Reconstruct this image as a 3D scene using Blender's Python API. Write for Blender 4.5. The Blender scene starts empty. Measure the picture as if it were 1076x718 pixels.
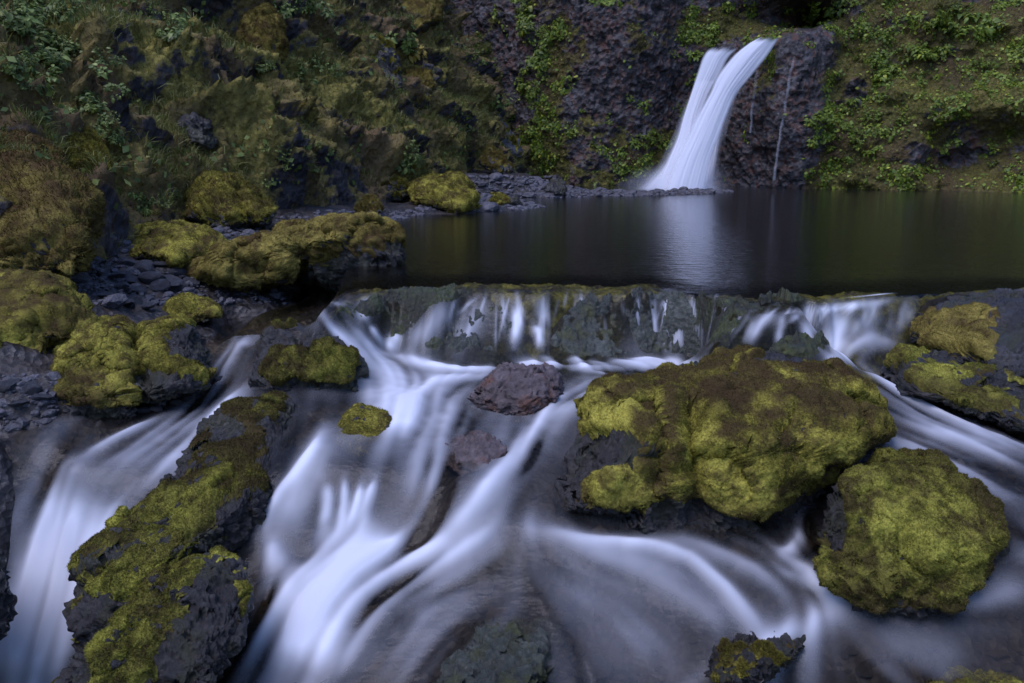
import bpy, math, random, time
import numpy as np
from mathutils import Vector
from mathutils.bvhtree import BVHTree

T0 = time.time()
random.seed(5)
rng = np.random.default_rng(11)
scene = bpy.context.scene
COL = scene.collection

# ------------------------------------------------------------------ camera
F = 844.0                                     # focal length in photo pixels (photo is 1076 wide)
CAM = np.array([0.0, 0.0, 1.0])
PITCH = math.atan((359 - 155) / F)
FW = np.array([0, math.cos(PITCH), -math.sin(PITCH)])
UP = np.array([0, math.sin(PITCH), math.cos(PITCH)])
RT = np.array([1.0, 0, 0])
cd = bpy.data.cameras.new('camera')
cd.sensor_width = 36.0
cd.lens = 36.0 * F / 1076.0
cd.clip_end = 400
cam = bpy.data.objects.new('camera', cd)
cam.location = CAM
cam.rotation_euler = (math.pi / 2 - PITCH, 0, 0)
COL.objects.link(cam)
scene.camera = cam


def ray(px, py):
    """direction with unit forward component"""
    px = np.asarray(px, float); py = np.asarray(py, float)
    return FW + RT * ((px - 538) / F)[..., None] + UP * ((359 - py) / F)[..., None]


def at_z(px, py, z):
    d = ray(px, py)
    t = (np.asarray(z, float) - CAM[2]) / d[..., 2]
    return CAM + d * t[..., None]


def at_d(px, py, dist):
    return CAM + ray(px, py) * np.asarray(dist, float)[..., None]


# ------------------------------------------------------------------ noise
_perm = rng.permutation(256)
_perm = np.concatenate([_perm, _perm, _perm])
_g = rng.normal(size=(256, 3)); _g /= np.linalg.norm(_g, axis=1)[:, None]


def _h(i, j, k):
    return _perm[_perm[_perm[i & 255] + (j & 255)] + (k & 255)]


def pn(p):
    p = np.asarray(p, float)
    i = np.floor(p).astype(np.int64)
    f = p - i
    u = f * f * f * (f * (f * 6 - 15) + 10)
    r = 0.0
    for dx in (0, 1):
        wx = u[:, 0] if dx else 1 - u[:, 0]
        for dy in (0, 1):
            wy = u[:, 1] if dy else 1 - u[:, 1]
            for dz in (0, 1):
                wz = u[:, 2] if dz else 1 - u[:, 2]
                g = _g[_h(i[:, 0] + dx, i[:, 1] + dy, i[:, 2] + dz)]
                r = r + wx * wy * wz * ((f[:, 0] - dx) * g[:, 0] + (f[:, 1] - dy) * g[:, 1] + (f[:, 2] - dz) * g[:, 2])
    return r * 1.5


def fbm(p, oc=4, lac=2.03, gain=0.5):
    a = 1.0; s = 0.0
    q = np.asarray(p, float)
    for o in range(oc):
        s = s + a * pn(q + 17.3 * o)
        q = q * lac; a *= gain
    return s


def ridged(p, oc=3):
    a = 1.0; s = 0.0; q = np.asarray(p, float)
    for o in range(oc):
        s = s + a * (1 - 2 * np.abs(pn(q + 9.1 * o)))
        q = q * 2.1; a *= 0.5
    return s


_jit = rng.random((256, 3))


def worley(p):
    """F1, F2 and a random value of the nearest cell"""
    p = np.asarray(p, float)
    i = np.floor(p).astype(np.int64); f = p - i
    f1 = np.full(len(p), 9.0); f2 = np.full(len(p), 9.0); cid = np.zeros(len(p))
    for dx in (-1, 0, 1):
        for dy in (-1, 0, 1):
            for dz in (-1, 0, 1):
                h = _h(i[:, 0] + dx, i[:, 1] + dy, i[:, 2] + dz)
                q = _jit[h]
                d = (dx + q[:, 0] - f[:, 0]) ** 2 + (dy + q[:, 1] - f[:, 1]) ** 2 + (dz + q[:, 2] - f[:, 2]) ** 2
                n = d < f1
                f2 = np.where(n, f1, np.minimum(f2, d))
                cid = np.where(n, h / 255.0, cid)
                f1 = np.where(n, d, f1)
    return np.sqrt(f1), np.sqrt(f2), cid


def facet_noise(p):
    """each cell a randomly tilted flat facet: broken-rock relief in about -1..1"""
    p = np.asarray(p, float)
    i = np.floor(p).astype(np.int64); f = p - i
    best = np.full(len(p), 9.0); val = np.zeros(len(p))
    for dx in (-1, 0, 1):
        for dy in (-1, 0, 1):
            for dz in (-1, 0, 1):
                h = _h(i[:, 0] + dx, i[:, 1] + dy, i[:, 2] + dz)
                q = _jit[h]
                vx = f[:, 0] - dx - q[:, 0]; vy = f[:, 1] - dy - q[:, 1]; vz = f[:, 2] - dz - q[:, 2]
                d = vx * vx + vy * vy + vz * vz
                g = _g[h]
                v = (vx * g[:, 0] + vy * g[:, 1] + vz * g[:, 2]) * 1.1 + (q[:, 0] - .5) * 0.9
                n = d < best
                best = np.where(n, d, best); val = np.where(n, v, val)
    return val


def sstep(a, b, x):
    t = np.clip((x - a) / (b - a), 0, 1)
    return t * t * (3 - 2 * t)


# ------------------------------------------------------------------ mesh building
def mesh_obj(name, v, f, mat, parent=None, origin=None, attrs=None, smooth=True, nv=None):
    v = np.asarray(v, np.float64)
    origin = np.zeros(3) if origin is None else np.asarray(origin, float)
    me = bpy.data.meshes.new(name)
    f = np.asarray(f)
    k = f.shape[1]
    me.vertices.add(len(v)); me.loops.add(f.size); me.polygons.add(len(f))
    me.vertices.foreach_set('co', (v - origin).astype(np.float32).ravel())
    me.loops.foreach_set('vertex_index', f.astype(np.int32).ravel())
    me.polygons.foreach_set('loop_start', (np.arange(len(f)) * k).astype(np.int32))
    me.polygons.foreach_set('use_smooth', np.full(len(f), smooth))
    for an, arr in (attrs or {}).items():
        a = me.attributes.new(an, 'FLOAT', 'POINT')
        a.data.foreach_set('value', np.asarray(arr, np.float32))
    me.update(calc_edges=True)
    me.materials.append(mat)
    o = bpy.data.objects.new(name, me)
    COL.objects.link(o)
    if parent is not None:
        o.parent = parent
    else:
        o.location = origin
    return o


def normals(v, f):
    if f.shape[1] == 4:
        n = np.cross(v[f[:, 2]] - v[f[:, 0]], v[f[:, 3]] - v[f[:, 1]])
    else:
        n = np.cross(v[f[:, 1]] - v[f[:, 0]], v[f[:, 2]] - v[f[:, 0]])
    out = np.zeros_like(v)
    for c in range(f.shape[1]):
        for a in range(3):
            out[:, a] += np.bincount(f[:, c], n[:, a], len(v))
    return out / np.maximum(np.linalg.norm(out, axis=1), 1e-12)[:, None]


def grid_faces(nu, nv):
    a = np.arange(nu * nv).reshape(nu, nv)
    return np.stack([a[:-1, :-1], a[1:, :-1], a[1:, 1:], a[:-1, 1:]], -1).reshape(-1, 4)


def tag(o, label=None, cat=None, group=None, kind=None):
    if label: o['label'] = label
    if cat: o['category'] = cat
    if group: o['group'] = group
    if kind: o['kind'] = kind
    return o


_ico = {}


def ico(n):
    if n not in _ico:
        import bmesh
        bm = bmesh.new()
        bmesh.ops.create_icosphere(bm, subdivisions=n, radius=1)
        v = np.array([x.co[:] for x in bm.verts]); f = np.array([[q.index for q in x.verts] for x in bm.faces])
        v /= np.linalg.norm(v, axis=1)[:, None]
        bm.free(); _ico[n] = (v, f)
    return _ico[n]


def tri_sample(v, f, w, n):
    """n random points on triangles/quads with face weights w*area"""
    if f.shape[1] == 4:
        f = np.concatenate([f[:, [0, 1, 2]], f[:, [0, 2, 3]]]); w = np.concatenate([w, w])
    a = np.linalg.norm(np.cross(v[f[:, 1]] - v[f[:, 0]], v[f[:, 2]] - v[f[:, 0]]), axis=1) * w
    idx = rng.choice(len(f), n, p=a / a.sum())
    r1 = np.sqrt(rng.random(n)); r2 = rng.random(n)
    return idx, f, np.stack([1 - r1, r1 * (1 - r2), r1 * r2], 1)


# ------------------------------------------------------------------ materials
def new_mat(name):
    m = bpy.data.materials.new(name)
    m.use_nodes = True
    nt = m.node_tree
    nt.nodes.clear()
    out = nt.nodes.new('ShaderNodeOutputMaterial')
    return m, nt, out


class N:
    """small node-graph helper"""
    def __init__(s, nt): s.nt = nt

    def n(s, t, **kw):
        x = s.nt.nodes.new(t)
        for k, v in kw.items(): setattr(x, k, v)
        return x

    def set(s, sock, v):
        if hasattr(v, 'links') or isinstance(v, bpy.types.NodeSocket): s.nt.links.new(v, sock)
        else: sock.default_value = v

    def obj(s): return s.n('ShaderNodeTexCoord').outputs['Object']

    def attr(s, name): return s.n('ShaderNodeAttribute', attribute_name=name).outputs['Fac']

    def scale(s, vec, sc):
        x = s.n('ShaderNodeVectorMath', operation='MULTIPLY'); s.set(x.inputs[0], vec); x.inputs[1].default_value = sc
        return x.outputs[0]

    def noise(s, vec, scale, detail=4, rough=.55, dist=0):
        x = s.n('ShaderNodeTexNoise'); s.set(x.inputs['Vector'], vec)
        x.inputs['Scale'].default_value = scale; x.inputs['Detail'].default_value = detail
        x.inputs['Roughness'].default_value = rough; x.inputs['Distortion'].default_value = dist
        return x.outputs['Fac']

    def vor(s, vec, scale, feature='F1', out='Distance'):
        x = s.n('ShaderNodeTexVoronoi', feature=feature); s.set(x.inputs['Vector'], vec)
        x.inputs['Scale'].default_value = scale
        return x.outputs[out]

    def ramp(s, fac, stops, interp='LINEAR'):
        x = s.n('ShaderNodeValToRGB'); s.set(x.inputs[0], fac)
        cr = x.color_ramp; cr.interpolation = interp
        while len(cr.elements) < len(stops): cr.elements.new(0.5)
        for e, (p, c) in zip(cr.elements, stops):
            e.position = p; e.color = (c[0], c[1], c[2], 1) if not isinstance(c, (int, float)) else (c, c, c, 1)
        return x.outputs[0]

    def mix(s, fac, a, b, blend='MIX'):
        x = s.n('ShaderNodeMix', data_type='RGBA', blend_type=blend)
        s.set(x.inputs[0], fac); 
        for i, q in ((6, a), (7, b)):
            if isinstance(q, tuple) and len(q) == 3: q = (*q, 1)
            s.set(x.inputs[i], q)
        return x.outputs[2]

    def math(s, op, a, b=0.0, clamp=False):
        x = s.n('ShaderNodeMath', operation=op, use_clamp=clamp); s.set(x.inputs[0], a); s.set(x.inputs[1], b)
        return x.outputs[0]

    def mr(s, x_, a, b, c=0., d=1., smooth=True):
        x = s.n('ShaderNodeMapRange', interpolation_type='SMOOTHSTEP' if smooth else 'LINEAR')
        s.set(x.inputs[0], x_)
        for i, q in enumerate((a, b, c, d)): x.inputs[i + 1].default_value = q
        return x.outputs[0]

    def bump(s, h, strength, dist, nrm=None):
        x = s.n('ShaderNodeBump'); s.set(x.inputs['Height'], h)
        x.inputs['Strength'].default_value = strength; x.inputs['Distance'].default_value = dist
        if nrm is not None: s.set(x.inputs['Normal'], nrm)
        return x.outputs[0]

    def bsdf(s, col, rough, nrm=None, spec=.5):
        x = s.n('ShaderNodeBsdfPrincipled')
        s.set(x.inputs['Base Color'], (*col, 1) if isinstance(col, tuple) and len(col) == 3 else col)
        s.set(x.inputs['Roughness'], rough); x.inputs['Specular IOR Level'].default_value = spec
        if nrm is not None: s.set(x.inputs['Normal'], nrm)
        return x.outputs[0]

    def out(s, o, sh): s.nt.links.new(sh, o.inputs['Surface'])


def rock_material(name, dark, mid, light, rough=(.28, .6), stain=None, scale=1.0, veil=None, algae=None):
    m, nt, out = new_mat(name); g = N(nt); c = g.obj()
    a = g.noise(c, 3 * scale, 6, .65)
    b = g.noise(c, 26 * scale, 5, .7)
    fac = g.math('ADD', g.math('MULTIPLY', a, .55), g.math('MULTIPLY', b, .45))
    col = g.ramp(fac, [(.34, dark), (.5, mid), (.66, light)])
    if stain:
        col = g.mix(g.mr(g.noise(c, 5 * scale, 5, .6), .5, .64), col, stain)
    if algae:
        col = g.mix(g.math('MULTIPLY', g.mr(g.noise(g.scale(c, (1, 1, .5)), 4.5 * scale, 5, .65), .46, .6), .8), col, algae)
    if veil:
        col = g.mix(g.math('MULTIPLY', g.mr(g.noise(g.scale(c, (6, 5, .55)), 5, 5, .65), .47, .62), .6), col, veil)
    h = g.math('ADD', g.math('MULTIPLY', g.noise(c, 40 * scale, 8, .8), .8), g.math('MULTIPLY', g.vor(c, 30 * scale), .6))
    nb = g.bump(h, 1.0, .022 / scale)
    ro = g.mr(g.noise(c, 11 * scale, 4), .35, .65, rough[0], rough[1])
    g.out(out, g.bsdf(col, ro, nb, .6))
    return m


def moss_material(name, dark, mid, bright, brown, scale=1.0):
    m, nt, out = new_mat(name); g = N(nt); c = g.obj()
    big = g.noise(c, 3.2 * scale, 5, .62, .4)
    fine = g.noise(c, 75 * scale, 5, .8)
    fac = g.math('ADD', g.math('MULTIPLY', big, .52), g.math('MULTIPLY', fine, .48))
    col = g.ramp(fac, [(.38, dark), (.485, mid), (.61, bright)])
    col = g.mix(g.math('MULTIPLY', g.mr(g.noise(g.scale(c, (1, 1, 1.3)), 4.4 * scale, 6, .72), .46, .6), .85), col, brown)
    v = g.math('MULTIPLY', g.attr('bright'), 1.0)
    col = g.mix(v, col, bright)
    col = g.mix(g.attr('brown'), col, brown)
    h = g.math('ADD', g.noise(c, 70 * scale, 4, .75), g.math('MULTIPLY', g.vor(c, 60 * scale), .5))
    nb = g.bump(h, .55, .015 / scale)
    x = g.n('ShaderNodeBsdfPrincipled')
    g.set(x.inputs['Base Color'], col); x.inputs['Roughness'].default_value = .9
    x.inputs['Specular IOR Level'].default_value = .06
    g.set(x.inputs['Normal'], nb)
    g.out(out, x.outputs[0])
    return m


def leaf_material(name, c1, c2, c3=None):
    m, nt, out = new_mat(name); g = N(nt); c = g.obj()
    inf = g.n('ShaderNodeObjectInfo').outputs['Random']
    t = g.math('ADD', g.math('MULTIPLY', g.noise(c, 9, 3), .7), g.math('MULTIPLY', g.attr('tint'), .5))
    stops = [(.3, c1), (.75, c2)] + ([(.97, c3)] if c3 else [])
    col = g.ramp(t, stops)
    hs = g.n('ShaderNodeHueSaturation')
    g.set(hs.inputs['Color'], col); g.set(hs.inputs['Value'], g.mr(inf, 0, 1, .75, 1.25, False))
    d = g.bsdf(hs.outputs[0], .5, None, .35)
    tr = g.n('ShaderNodeBsdfTranslucent'); g.set(tr.inputs[0], hs.outputs[0])
    mx = g.n('ShaderNodeMixShader'); mx.inputs[0].default_value = .3
    nt.links.new(d, mx.inputs[1]); nt.links.new(tr.outputs[0], mx.inputs[2])
    g.out(out, mx.outputs[0])
    return m


def water_material():
    """clear brownish water with a milky long-exposure froth whose density is the vertex attribute 'foam'"""
    m, nt, out = new_mat('stream_water'); g = N(nt); c = g.obj()
    foam = g.attr('foam'); deep = g.attr('deep'); still = g.attr('still')
    geo = g.n('ShaderNodeNewGeometry')
    rip = g.math('ADD', g.noise(g.scale(c, (1.0, 2.2, 1.0)), 5.5, 3, .5), g.math('MULTIPLY', g.noise(g.scale(c, (1, 2.5, 1)), 22, 2, .5), .25))
    nb = g.bump(rip, .12, .06)
    tint = g.mix(deep, (.86, .8, .68), (.012, .013, .009))
    tr = g.n('ShaderNodeBsdfTransparent'); g.set(tr.inputs[0], tint)
    gl = g.n('ShaderNodeBsdfGlossy'); gl.inputs['Color'].default_value = (1, 1, 1, 1)
    g.set(gl.inputs['Roughness'], g.mr(still, 0, 1, .16, .12)); g.set(gl.inputs['Normal'], nb)
    fr = g.n('ShaderNodeFresnel'); fr.inputs['IOR'].default_value = 1.333; g.set(fr.inputs['Normal'], nb)
    wat = g.n('ShaderNodeMixShader'); g.set(wat.inputs[0], g.math('MULTIPLY', fr.outputs[0], g.mr(still, 0, 1, .38, 1.0)))
    nt.links.new(tr.outputs[0], wat.inputs[1]); nt.links.new(gl.outputs[0], wat.inputs[2])
    df = g.n('ShaderNodeBsdfDiffuse'); df.inputs[0].default_value = (.84, .86, .9, 1)
    tl = g.n('ShaderNodeBsdfTranslucent'); tl.inputs[0].default_value = (.84, .86, .9, 1)
    fm = g.n('ShaderNodeMixShader'); fm.inputs[0].default_value = .15
    nt.links.new(df.outputs[0], fm.inputs[1]); nt.links.new(tl.outputs[0], fm.inputs[2])
    mx = g.n('ShaderNodeMixShader'); g.set(mx.inputs[0], foam)
    nt.links.new(wat.outputs[0], mx.inputs[1]); nt.links.new(fm.outputs[0], mx.inputs[2])
    g.out(out, mx.outputs[0])
    return m


def fall_material():
    m, nt, out = new_mat('falling_water'); g = N(nt)
    foam = g.attr('foam')
    tr = g.n('ShaderNodeBsdfTransparent')
    df = g.n('ShaderNodeBsdfDiffuse'); df.inputs[0].default_value = (.86, .88, .92, 1)
    tl = g.n('ShaderNodeBsdfTranslucent'); tl.inputs[0].default_value = (.86, .88, .92, 1)
    fm = g.n('ShaderNodeMixShader'); fm.inputs[0].default_value = .25
    nt.links.new(df.outputs[0], fm.inputs[1]); nt.links.new(tl.outputs[0], fm.inputs[2])
    mx = g.n('ShaderNodeMixShader'); g.set(mx.inputs[0], foam)
    nt.links.new(tr.outputs[0], mx.inputs[1]); nt.links.new(fm.outputs[0], mx.inputs[2])
    g.out(out, mx.outputs[0])
    return m


def cliff_material(name, rock_d, rock_m, rock_l, rust, moss_d, moss_m, moss_l, earth):
    m, nt, out = new_mat(name); g = N(nt); c = g.obj()
    moss = g.attr('moss'); green = g.attr('green')
    a = g.noise(c, 1.1, 5, .6); b = g.noise(c, 7, 6, .7); v = g.vor(c, 3.2, 'F1', 'Color')
    sv = g.n('ShaderNodeSeparateColor'); g.set(sv.inputs[0], v)
    f1 = g.math('ADD', g.math('MULTIPLY', b, .6), g.math('MULTIPLY', sv.outputs[0], .4))
    rock = g.ramp(f1, [(.25, rock_d), (.5, rock_m), (.78, rock_l)])
    rock = g.mix(g.mr(g.noise(c, 2.1, 5, .7), .54, .68), rock, rust)
    v2 = g.n('ShaderNodeSeparateColor'); g.set(v2.inputs[0], g.vor(c, 8.5, 'F1', 'Color'))
    rock = g.mix(g.math('MULTIPLY', g.mr(v2.outputs[1], .66, .8), .75), rock, rust)
    rock = g.mix(g.math('MULTIPLY', g.mr(v2.outputs[2], .7, .9), .5), rock, rock_l)
    ms = g.ramp(g.math('ADD', g.math('MULTIPLY', a, .4), g.math('MULTIPLY', g.noise(c, 14, 5, .75), .6)),
                [(.36, moss_d), (.5, moss_m), (.64, moss_l)])
    ms = g.mix(green, earth, ms)
    mk = g.math('ADD', moss, g.math('MULTIPLY', g.math('SUBTRACT', g.noise(c, 9, 6, .75), .5), 1.1))
    mk = g.mr(mk, .38, .62)
    col = g.mix(mk, rock, ms)
    h = g.math('ADD', g.math('MULTIPLY', g.noise(c, 16, 6, .75), .6), g.math('MULTIPLY', g.vor(c, 9), .8))
    nb = g.bump(h, 1.0, .09)
    ro = g.mr(mk, 0, 1, .42, .95)
    g.out(out, g.bsdf(col, ro, nb, .4))
    return m


M = {}
M['rock'] = rock_material('wet_basalt', (.008, .007, .006), (.025, .022, .019), (.075, .069, .062), (.28, .6), algae=(.03, .03, .009))
def bed_material():
    m, nt, out = new_mat('stream_bed_rock'); g = N(nt); c = g.obj()
    f = g.math('ADD', g.math('MULTIPLY', g.noise(c, 2.4, 6, .65), .5), g.math('MULTIPLY', g.noise(c, 21, 5, .7), .5))
    col = g.ramp(f, [(.34, (.008, .007, .005)), (.5, (.03, .023, .017)), (.68, (.085, .066, .052))])
    v = g.n('ShaderNodeSeparateColor'); g.set(v.inputs[0], g.vor(c, 22, 'F1', 'Color'))
    col = g.mix(g.math('MULTIPLY', v.outputs[0], .6), col, (.036, .031, .029))
    col = g.mix(g.mr(g.noise(c, 4, 5, .6), .5, .64), col, (.03, .02, .011))
    col = g.mix(g.math('MULTIPLY', g.mr(g.noise(c, 2.6, 5, .65), .44, .58), .8), col, (.006, .006, .006))
    wd = g.ramp(g.noise(g.scale(c, (1, .5, 1)), 9, 5, .7), [(.35, (.02, .022, .004)), (.5, (.085, .09, .012)), (.66, (.24, .24, .03))])
    col = g.mix(g.math('MULTIPLY', g.attr('weed'), g.mr(g.noise(c, 5, 5, .6), .36, .5)), col, wd)
    h = g.math('ADD', g.math('MULTIPLY', g.noise(c, 30, 6, .7), .5), g.math('MULTIPLY', g.vor(c, 24), .8))
    g.out(out, g.bsdf(col, g.mr(g.noise(c, 9, 4), .35, .65, .35, .7), g.bump(h, .8, .025), .5))
    return m


M['ledge'] = rock_material('wet_ledge_rock', (.014, .016, .011), (.048, .054, .038), (.14, .15, .12), (.18, .42),
                           algae=(.06, .065, .014))
M['weed'] = rock_material('weedy_wet_rock', (.012, .015, .004), (.035, .042, .008), (.085, .095, .014), (.3, .6), algae=(.02, .018, .008))
M['brown_rock'] = rock_material('brown_rock', (.045, .032, .03), (.12, .09, .085), (.22, .18, .175), (.4, .75), stain=(.13, .06, .035))
M['slate'] = rock_material('slate_stone', (.03, .03, .035), (.075, .075, .085), (.14, .14, .155), (.35, .65))
M['gravel'] = rock_material('gravel_stone', (.028, .026, .03), (.07, .067, .073), (.14, .13, .14), (.4, .75), scale=2.)
M['bed'] = rock_material('stream_bed_rock', (.012, .011, .010), (.04, .035, .03), (.09, .08, .07), (.35, .7), stain=(.06, .04, .018), scale=.8)
M['pebble'] = M['bed']; M['bed'] = bed_material()
M['moss'] = moss_material('moss', (.022, .019, .006), (.125, .110, .017), (.46, .41, .065), (.055, .036, .016))
M['moss_green'] = moss_material('green_moss', (.020, .020, .006), (.110, .108, .017), (.43, .41, .062), (.052, .036, .016))
M['moss_ochre'] = moss_material('ochre_moss', (.030, .023, .007), (.13, .102, .022), (.32, .26, .06), (.07, .044, .018))
M['leaf_blue'] = leaf_material('bluish_leaf', (.055, .085, .018), (.18, .24, .045), (.40, .44, .12))
M['leaf_yellow'] = leaf_material('yellow_green_leaf', (.06, .10, .012), (.18, .25, .022), (.46, .46, .05))
M['leaf_gold'] = leaf_material('golden_leaf', (.28, .20, .03), (.45, .34, .05))
M['stem'] = leaf_material('plant_stem', (.05, .06, .02), (.09, .10, .03))
M['grass'] = leaf_material('dry_grass', (.07, .09, .018), (.22, .235, .055), (.46, .38, .15))
M['water'] = water_material()
M['fall'] = fall_material()
M['hill'] = cliff_material('hillside_ground', (.012, .011, .012), (.03, .028, .03), (.08, .075, .08), (.07, .045, .028),
                           (.05, .045, .010), (.20, .175, .032), (.40, .34, .07), (.17, .115, .048))
M['cliff'] = cliff_material('cliff_rock', (.012, .011, .010), (.042, .038, .036), (.125, .115, .112), (.12, .06, .04),
                            (.025, .026, .006), (.10, .092, .016), (.24, .215, .035), (.075, .05, .02))

# ------------------------------------------------------------------ thin-plate surfaces from surveyed points
def tps_fit(P, z, lam=2e-3):
    n = len(P)
    d = np.linalg.norm(P[:, None] - P[None], axis=2)
    K = np.where(d > 0, d * d * np.log(np.maximum(d, 1e-9)), 0) + lam * np.eye(n)
    A = np.zeros((n + 3, n + 3)); A[:n, :n] = K
    A[:n, n] = 1; A[:n, n + 1:] = P; A[n, :n] = 1; A[n + 1:, :n] = P.T
    return P, np.linalg.solve(A, np.concatenate([z, np.zeros(3)]))


def tps_eval(fit, X):
    P, w = fit; out = np.empty(len(X)); n = len(P)
    for s in range(0, len(X), 40000):
        x = X[s:s + 40000]
        d2 = ((x[:, None] - P[None]) ** 2).sum(2)
        out[s:s + 40000] = (0.5 * d2 * np.log(np.maximum(d2, 1e-18))) @ w[:n] + w[n] + x @ w[n + 1:]
    return out


# water level: (photo x, photo y, height)
WP = [(-150, 330, -.36), (-150, 420, -.5), (345, 322, -.02), (400, 304, 0), (470, 303, 0), (560, 305, 0), (640, 303, 0), (700, 303, 0), (760, 318, 0), (830, 318, 0),
      (890, 314, 0), (960, 309, 0), (1076, 306, 0), (1200, 306, 0), (1400, 306, 0),
      (395, 362, -.34), (460, 372, -.37), (560, 373, -.37), (650, 376, -.38), (740, 376, -.38), (775, 372, -.36), (830, 374, -.37), (885, 384, -.37), (940, 352, -.24),
      (1000, 345, -.22), (400, 400, -.42), (450, 420, -.44), (550, 392, -.40), (610, 400, -.41), (430, 460, -.50), (520, 470, -.5), (570, 500, -.57),
      (480, 520, -.6), (330, 430, -.46), (310, 470, -.52), (345, 503, -.58), (400, 503, -.58), (325, 570, -.83), (400, 570, -.80), (455, 565, -.76),
      (520, 560, -.72), (560, 550, -.68), (290, 620, -.95), (380, 620, -.91), (260, 718, -1.2), (340, 718, -1.12), (450, 650, -.94), (500, 718, -1.04),
      (920, 388, -.38), (950, 405, -.41), (1000, 440, -.46), (1076, 480, -.53), (1076, 540, -.62), (920, 470, -.52), (850, 500, -.58), (835, 560, -.72),
      (700, 565, -.72), (790, 590, -.77), (900, 640, -.86), (1000, 650, -.85), (1076, 610, -.76), (800, 690, -.98), (1000, 718, -1.02), (650, 640, -.90),
      (600, 718, -1.05), (720, 600, -.8), (1250, 520, -.6), (1250, 700, -.95), (1300, 420, -.45),
      (330, 305, -.28), (300, 325, -.33), (260, 335, -.34), (225, 360, -.37), (215, 400, -.42), (245, 430, -.46), (160, 455, -.5), (200, 440, -.48), (100, 478, -.55),
      (70, 497, -.60), (120, 500, -.61), (150, 510, -.65), (55, 560, -.88), (40, 620, -1.1), (25, 718, -1.42), (100, 640, -1.15), (90, 718, -1.38), (15, 478, -.56),
      (-60, 480, -.56), (-120, 560, -.8), (-120, 718, -1.3)]
WP = np.array(WP, float)
wpos = at_z(WP[:, 0], WP[:, 1], WP[:, 2])
extra = np.array([(-5, 1.2, -1.9), (-2.5, 1.2, -2.0), (0, 1.2, -1.75), (2.5, 1.2, -1.5), (5, 1.2, -1.3), (0, -3, -2.6), (-6, -3, -2.8), (6, -3, -2.3)])
wfit = tps_fit(np.concatenate([wpos[:, :2], extra[:, :2]]), np.concatenate([WP[:, 2], extra[:, 2]]))
LIP = at_z(*np.array([(-200, 318), (325, 318), (345, 315), (370, 306), (400, 303), (470, 302), (560, 303), (640, 302), (700, 303), (760, 317), (830, 317), (890, 312), (960, 308), (1076, 306), (1400, 306)], float).T, 0.0)


def axis_lines(lo, hi, fine, far_lo, far_hi, grow=1.16, most=.35):
    mid = list(np.arange(lo, hi, fine))
    a = []; x = lo; s = fine
    while x > far_lo: s = min(s * grow, most); x -= s; a.append(x)
    b = []; x = mid[-1]; s = fine
    while x < far_hi: s = min(s * grow, most); x += s; b.append(x)
    return np.array(a[::-1] + mid + b)


FINE = 0.0125
xs = axis_lines(-3.9, 4.7, FINE, -9, 17)
ys = axis_lines(2.5, 7.2, FINE, 0.8, 25)
NX, NY = len(xs), len(ys)
GX, GY = np.meshgrid(xs, ys, indexing='ij')
XY = np.stack([GX.ravel(), GY.ravel()], 1)
ylip = np.interp(XY[:, 0], LIP[:, 0], LIP[:, 1])
ylip_n = ylip + .24 * fbm(np.stack([XY[:, 0] * 1.9, XY[:, 0] * 0, XY[:, 0] * 0], 1), 4) - .05
lipw = .16 + .5 * sstep(-.25, -.75, XY[:, 0]) + .12 * sstep(-.2, .6, fbm(np.stack([XY[:, 0] * 2.3, XY[:, 0] * 0 + 7, XY[:, 0] * 0], 1), 2))
wz = np.minimum(tps_eval(wfit, XY), 0.0)
wz = np.clip(wz, -2.8, 0)
xshore = np.interp(XY[:, 1], [0, 5.3, 6.0, 8, 10, 12, 13], [-1.22, -1.22, -1.28, -1.6, -1.9, -5, -9])
in_x = sstep(-.12, .06, XY[:, 0] - xshore)
wz = np.where(XY[:, 1] > 5.0, np.minimum(wz, -.26 * (1 - in_x)), wz)
wz = wz * (1 - in_x * (1 - sstep(0.0, lipw, ylip_n - XY[:, 1])))
pool_in = (XY[:, 1] > ylip_n) & (in_x > .5)


def wz_at(x, y):
    """water height by table look-up"""
    W2 = wz.reshape(NX, NY)
    i = np.clip(np.searchsorted(xs, x) - 1, 0, NX - 2); j = np.clip(np.searchsorted(ys, y) - 1, 0, NY - 2)
    u = np.clip((x - xs[i]) / (xs[i + 1] - xs[i]), 0, 1); v = np.clip((y - ys[j]) / (ys[j + 1] - ys[j]), 0, 1)
    return (W2[i, j] * (1 - u) * (1 - v) + W2[i + 1, j] * u * (1 - v) + W2[i, j + 1] * (1 - u) * v + W2[i + 1, j + 1] * u * v)


def on_water(px, py):
    """march rays onto the water surface"""
    d = ray(px, py); d = np.atleast_2d(d)
    t = np.full(len(d), 1.5); hit = np.zeros(len(d), bool); th = t.copy()
    while t[0] < 26:
        p = CAM + d * t[:, None]
        below = (p[:, 2] <= wz_at(p[:, 0], p[:, 1])) & ~hit
        th[below] = t[below]; hit |= below
        if hit.all(): break
        t = t + np.where(t < 8, .012, .05)
    return CAM + d * th[:, None]


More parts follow.
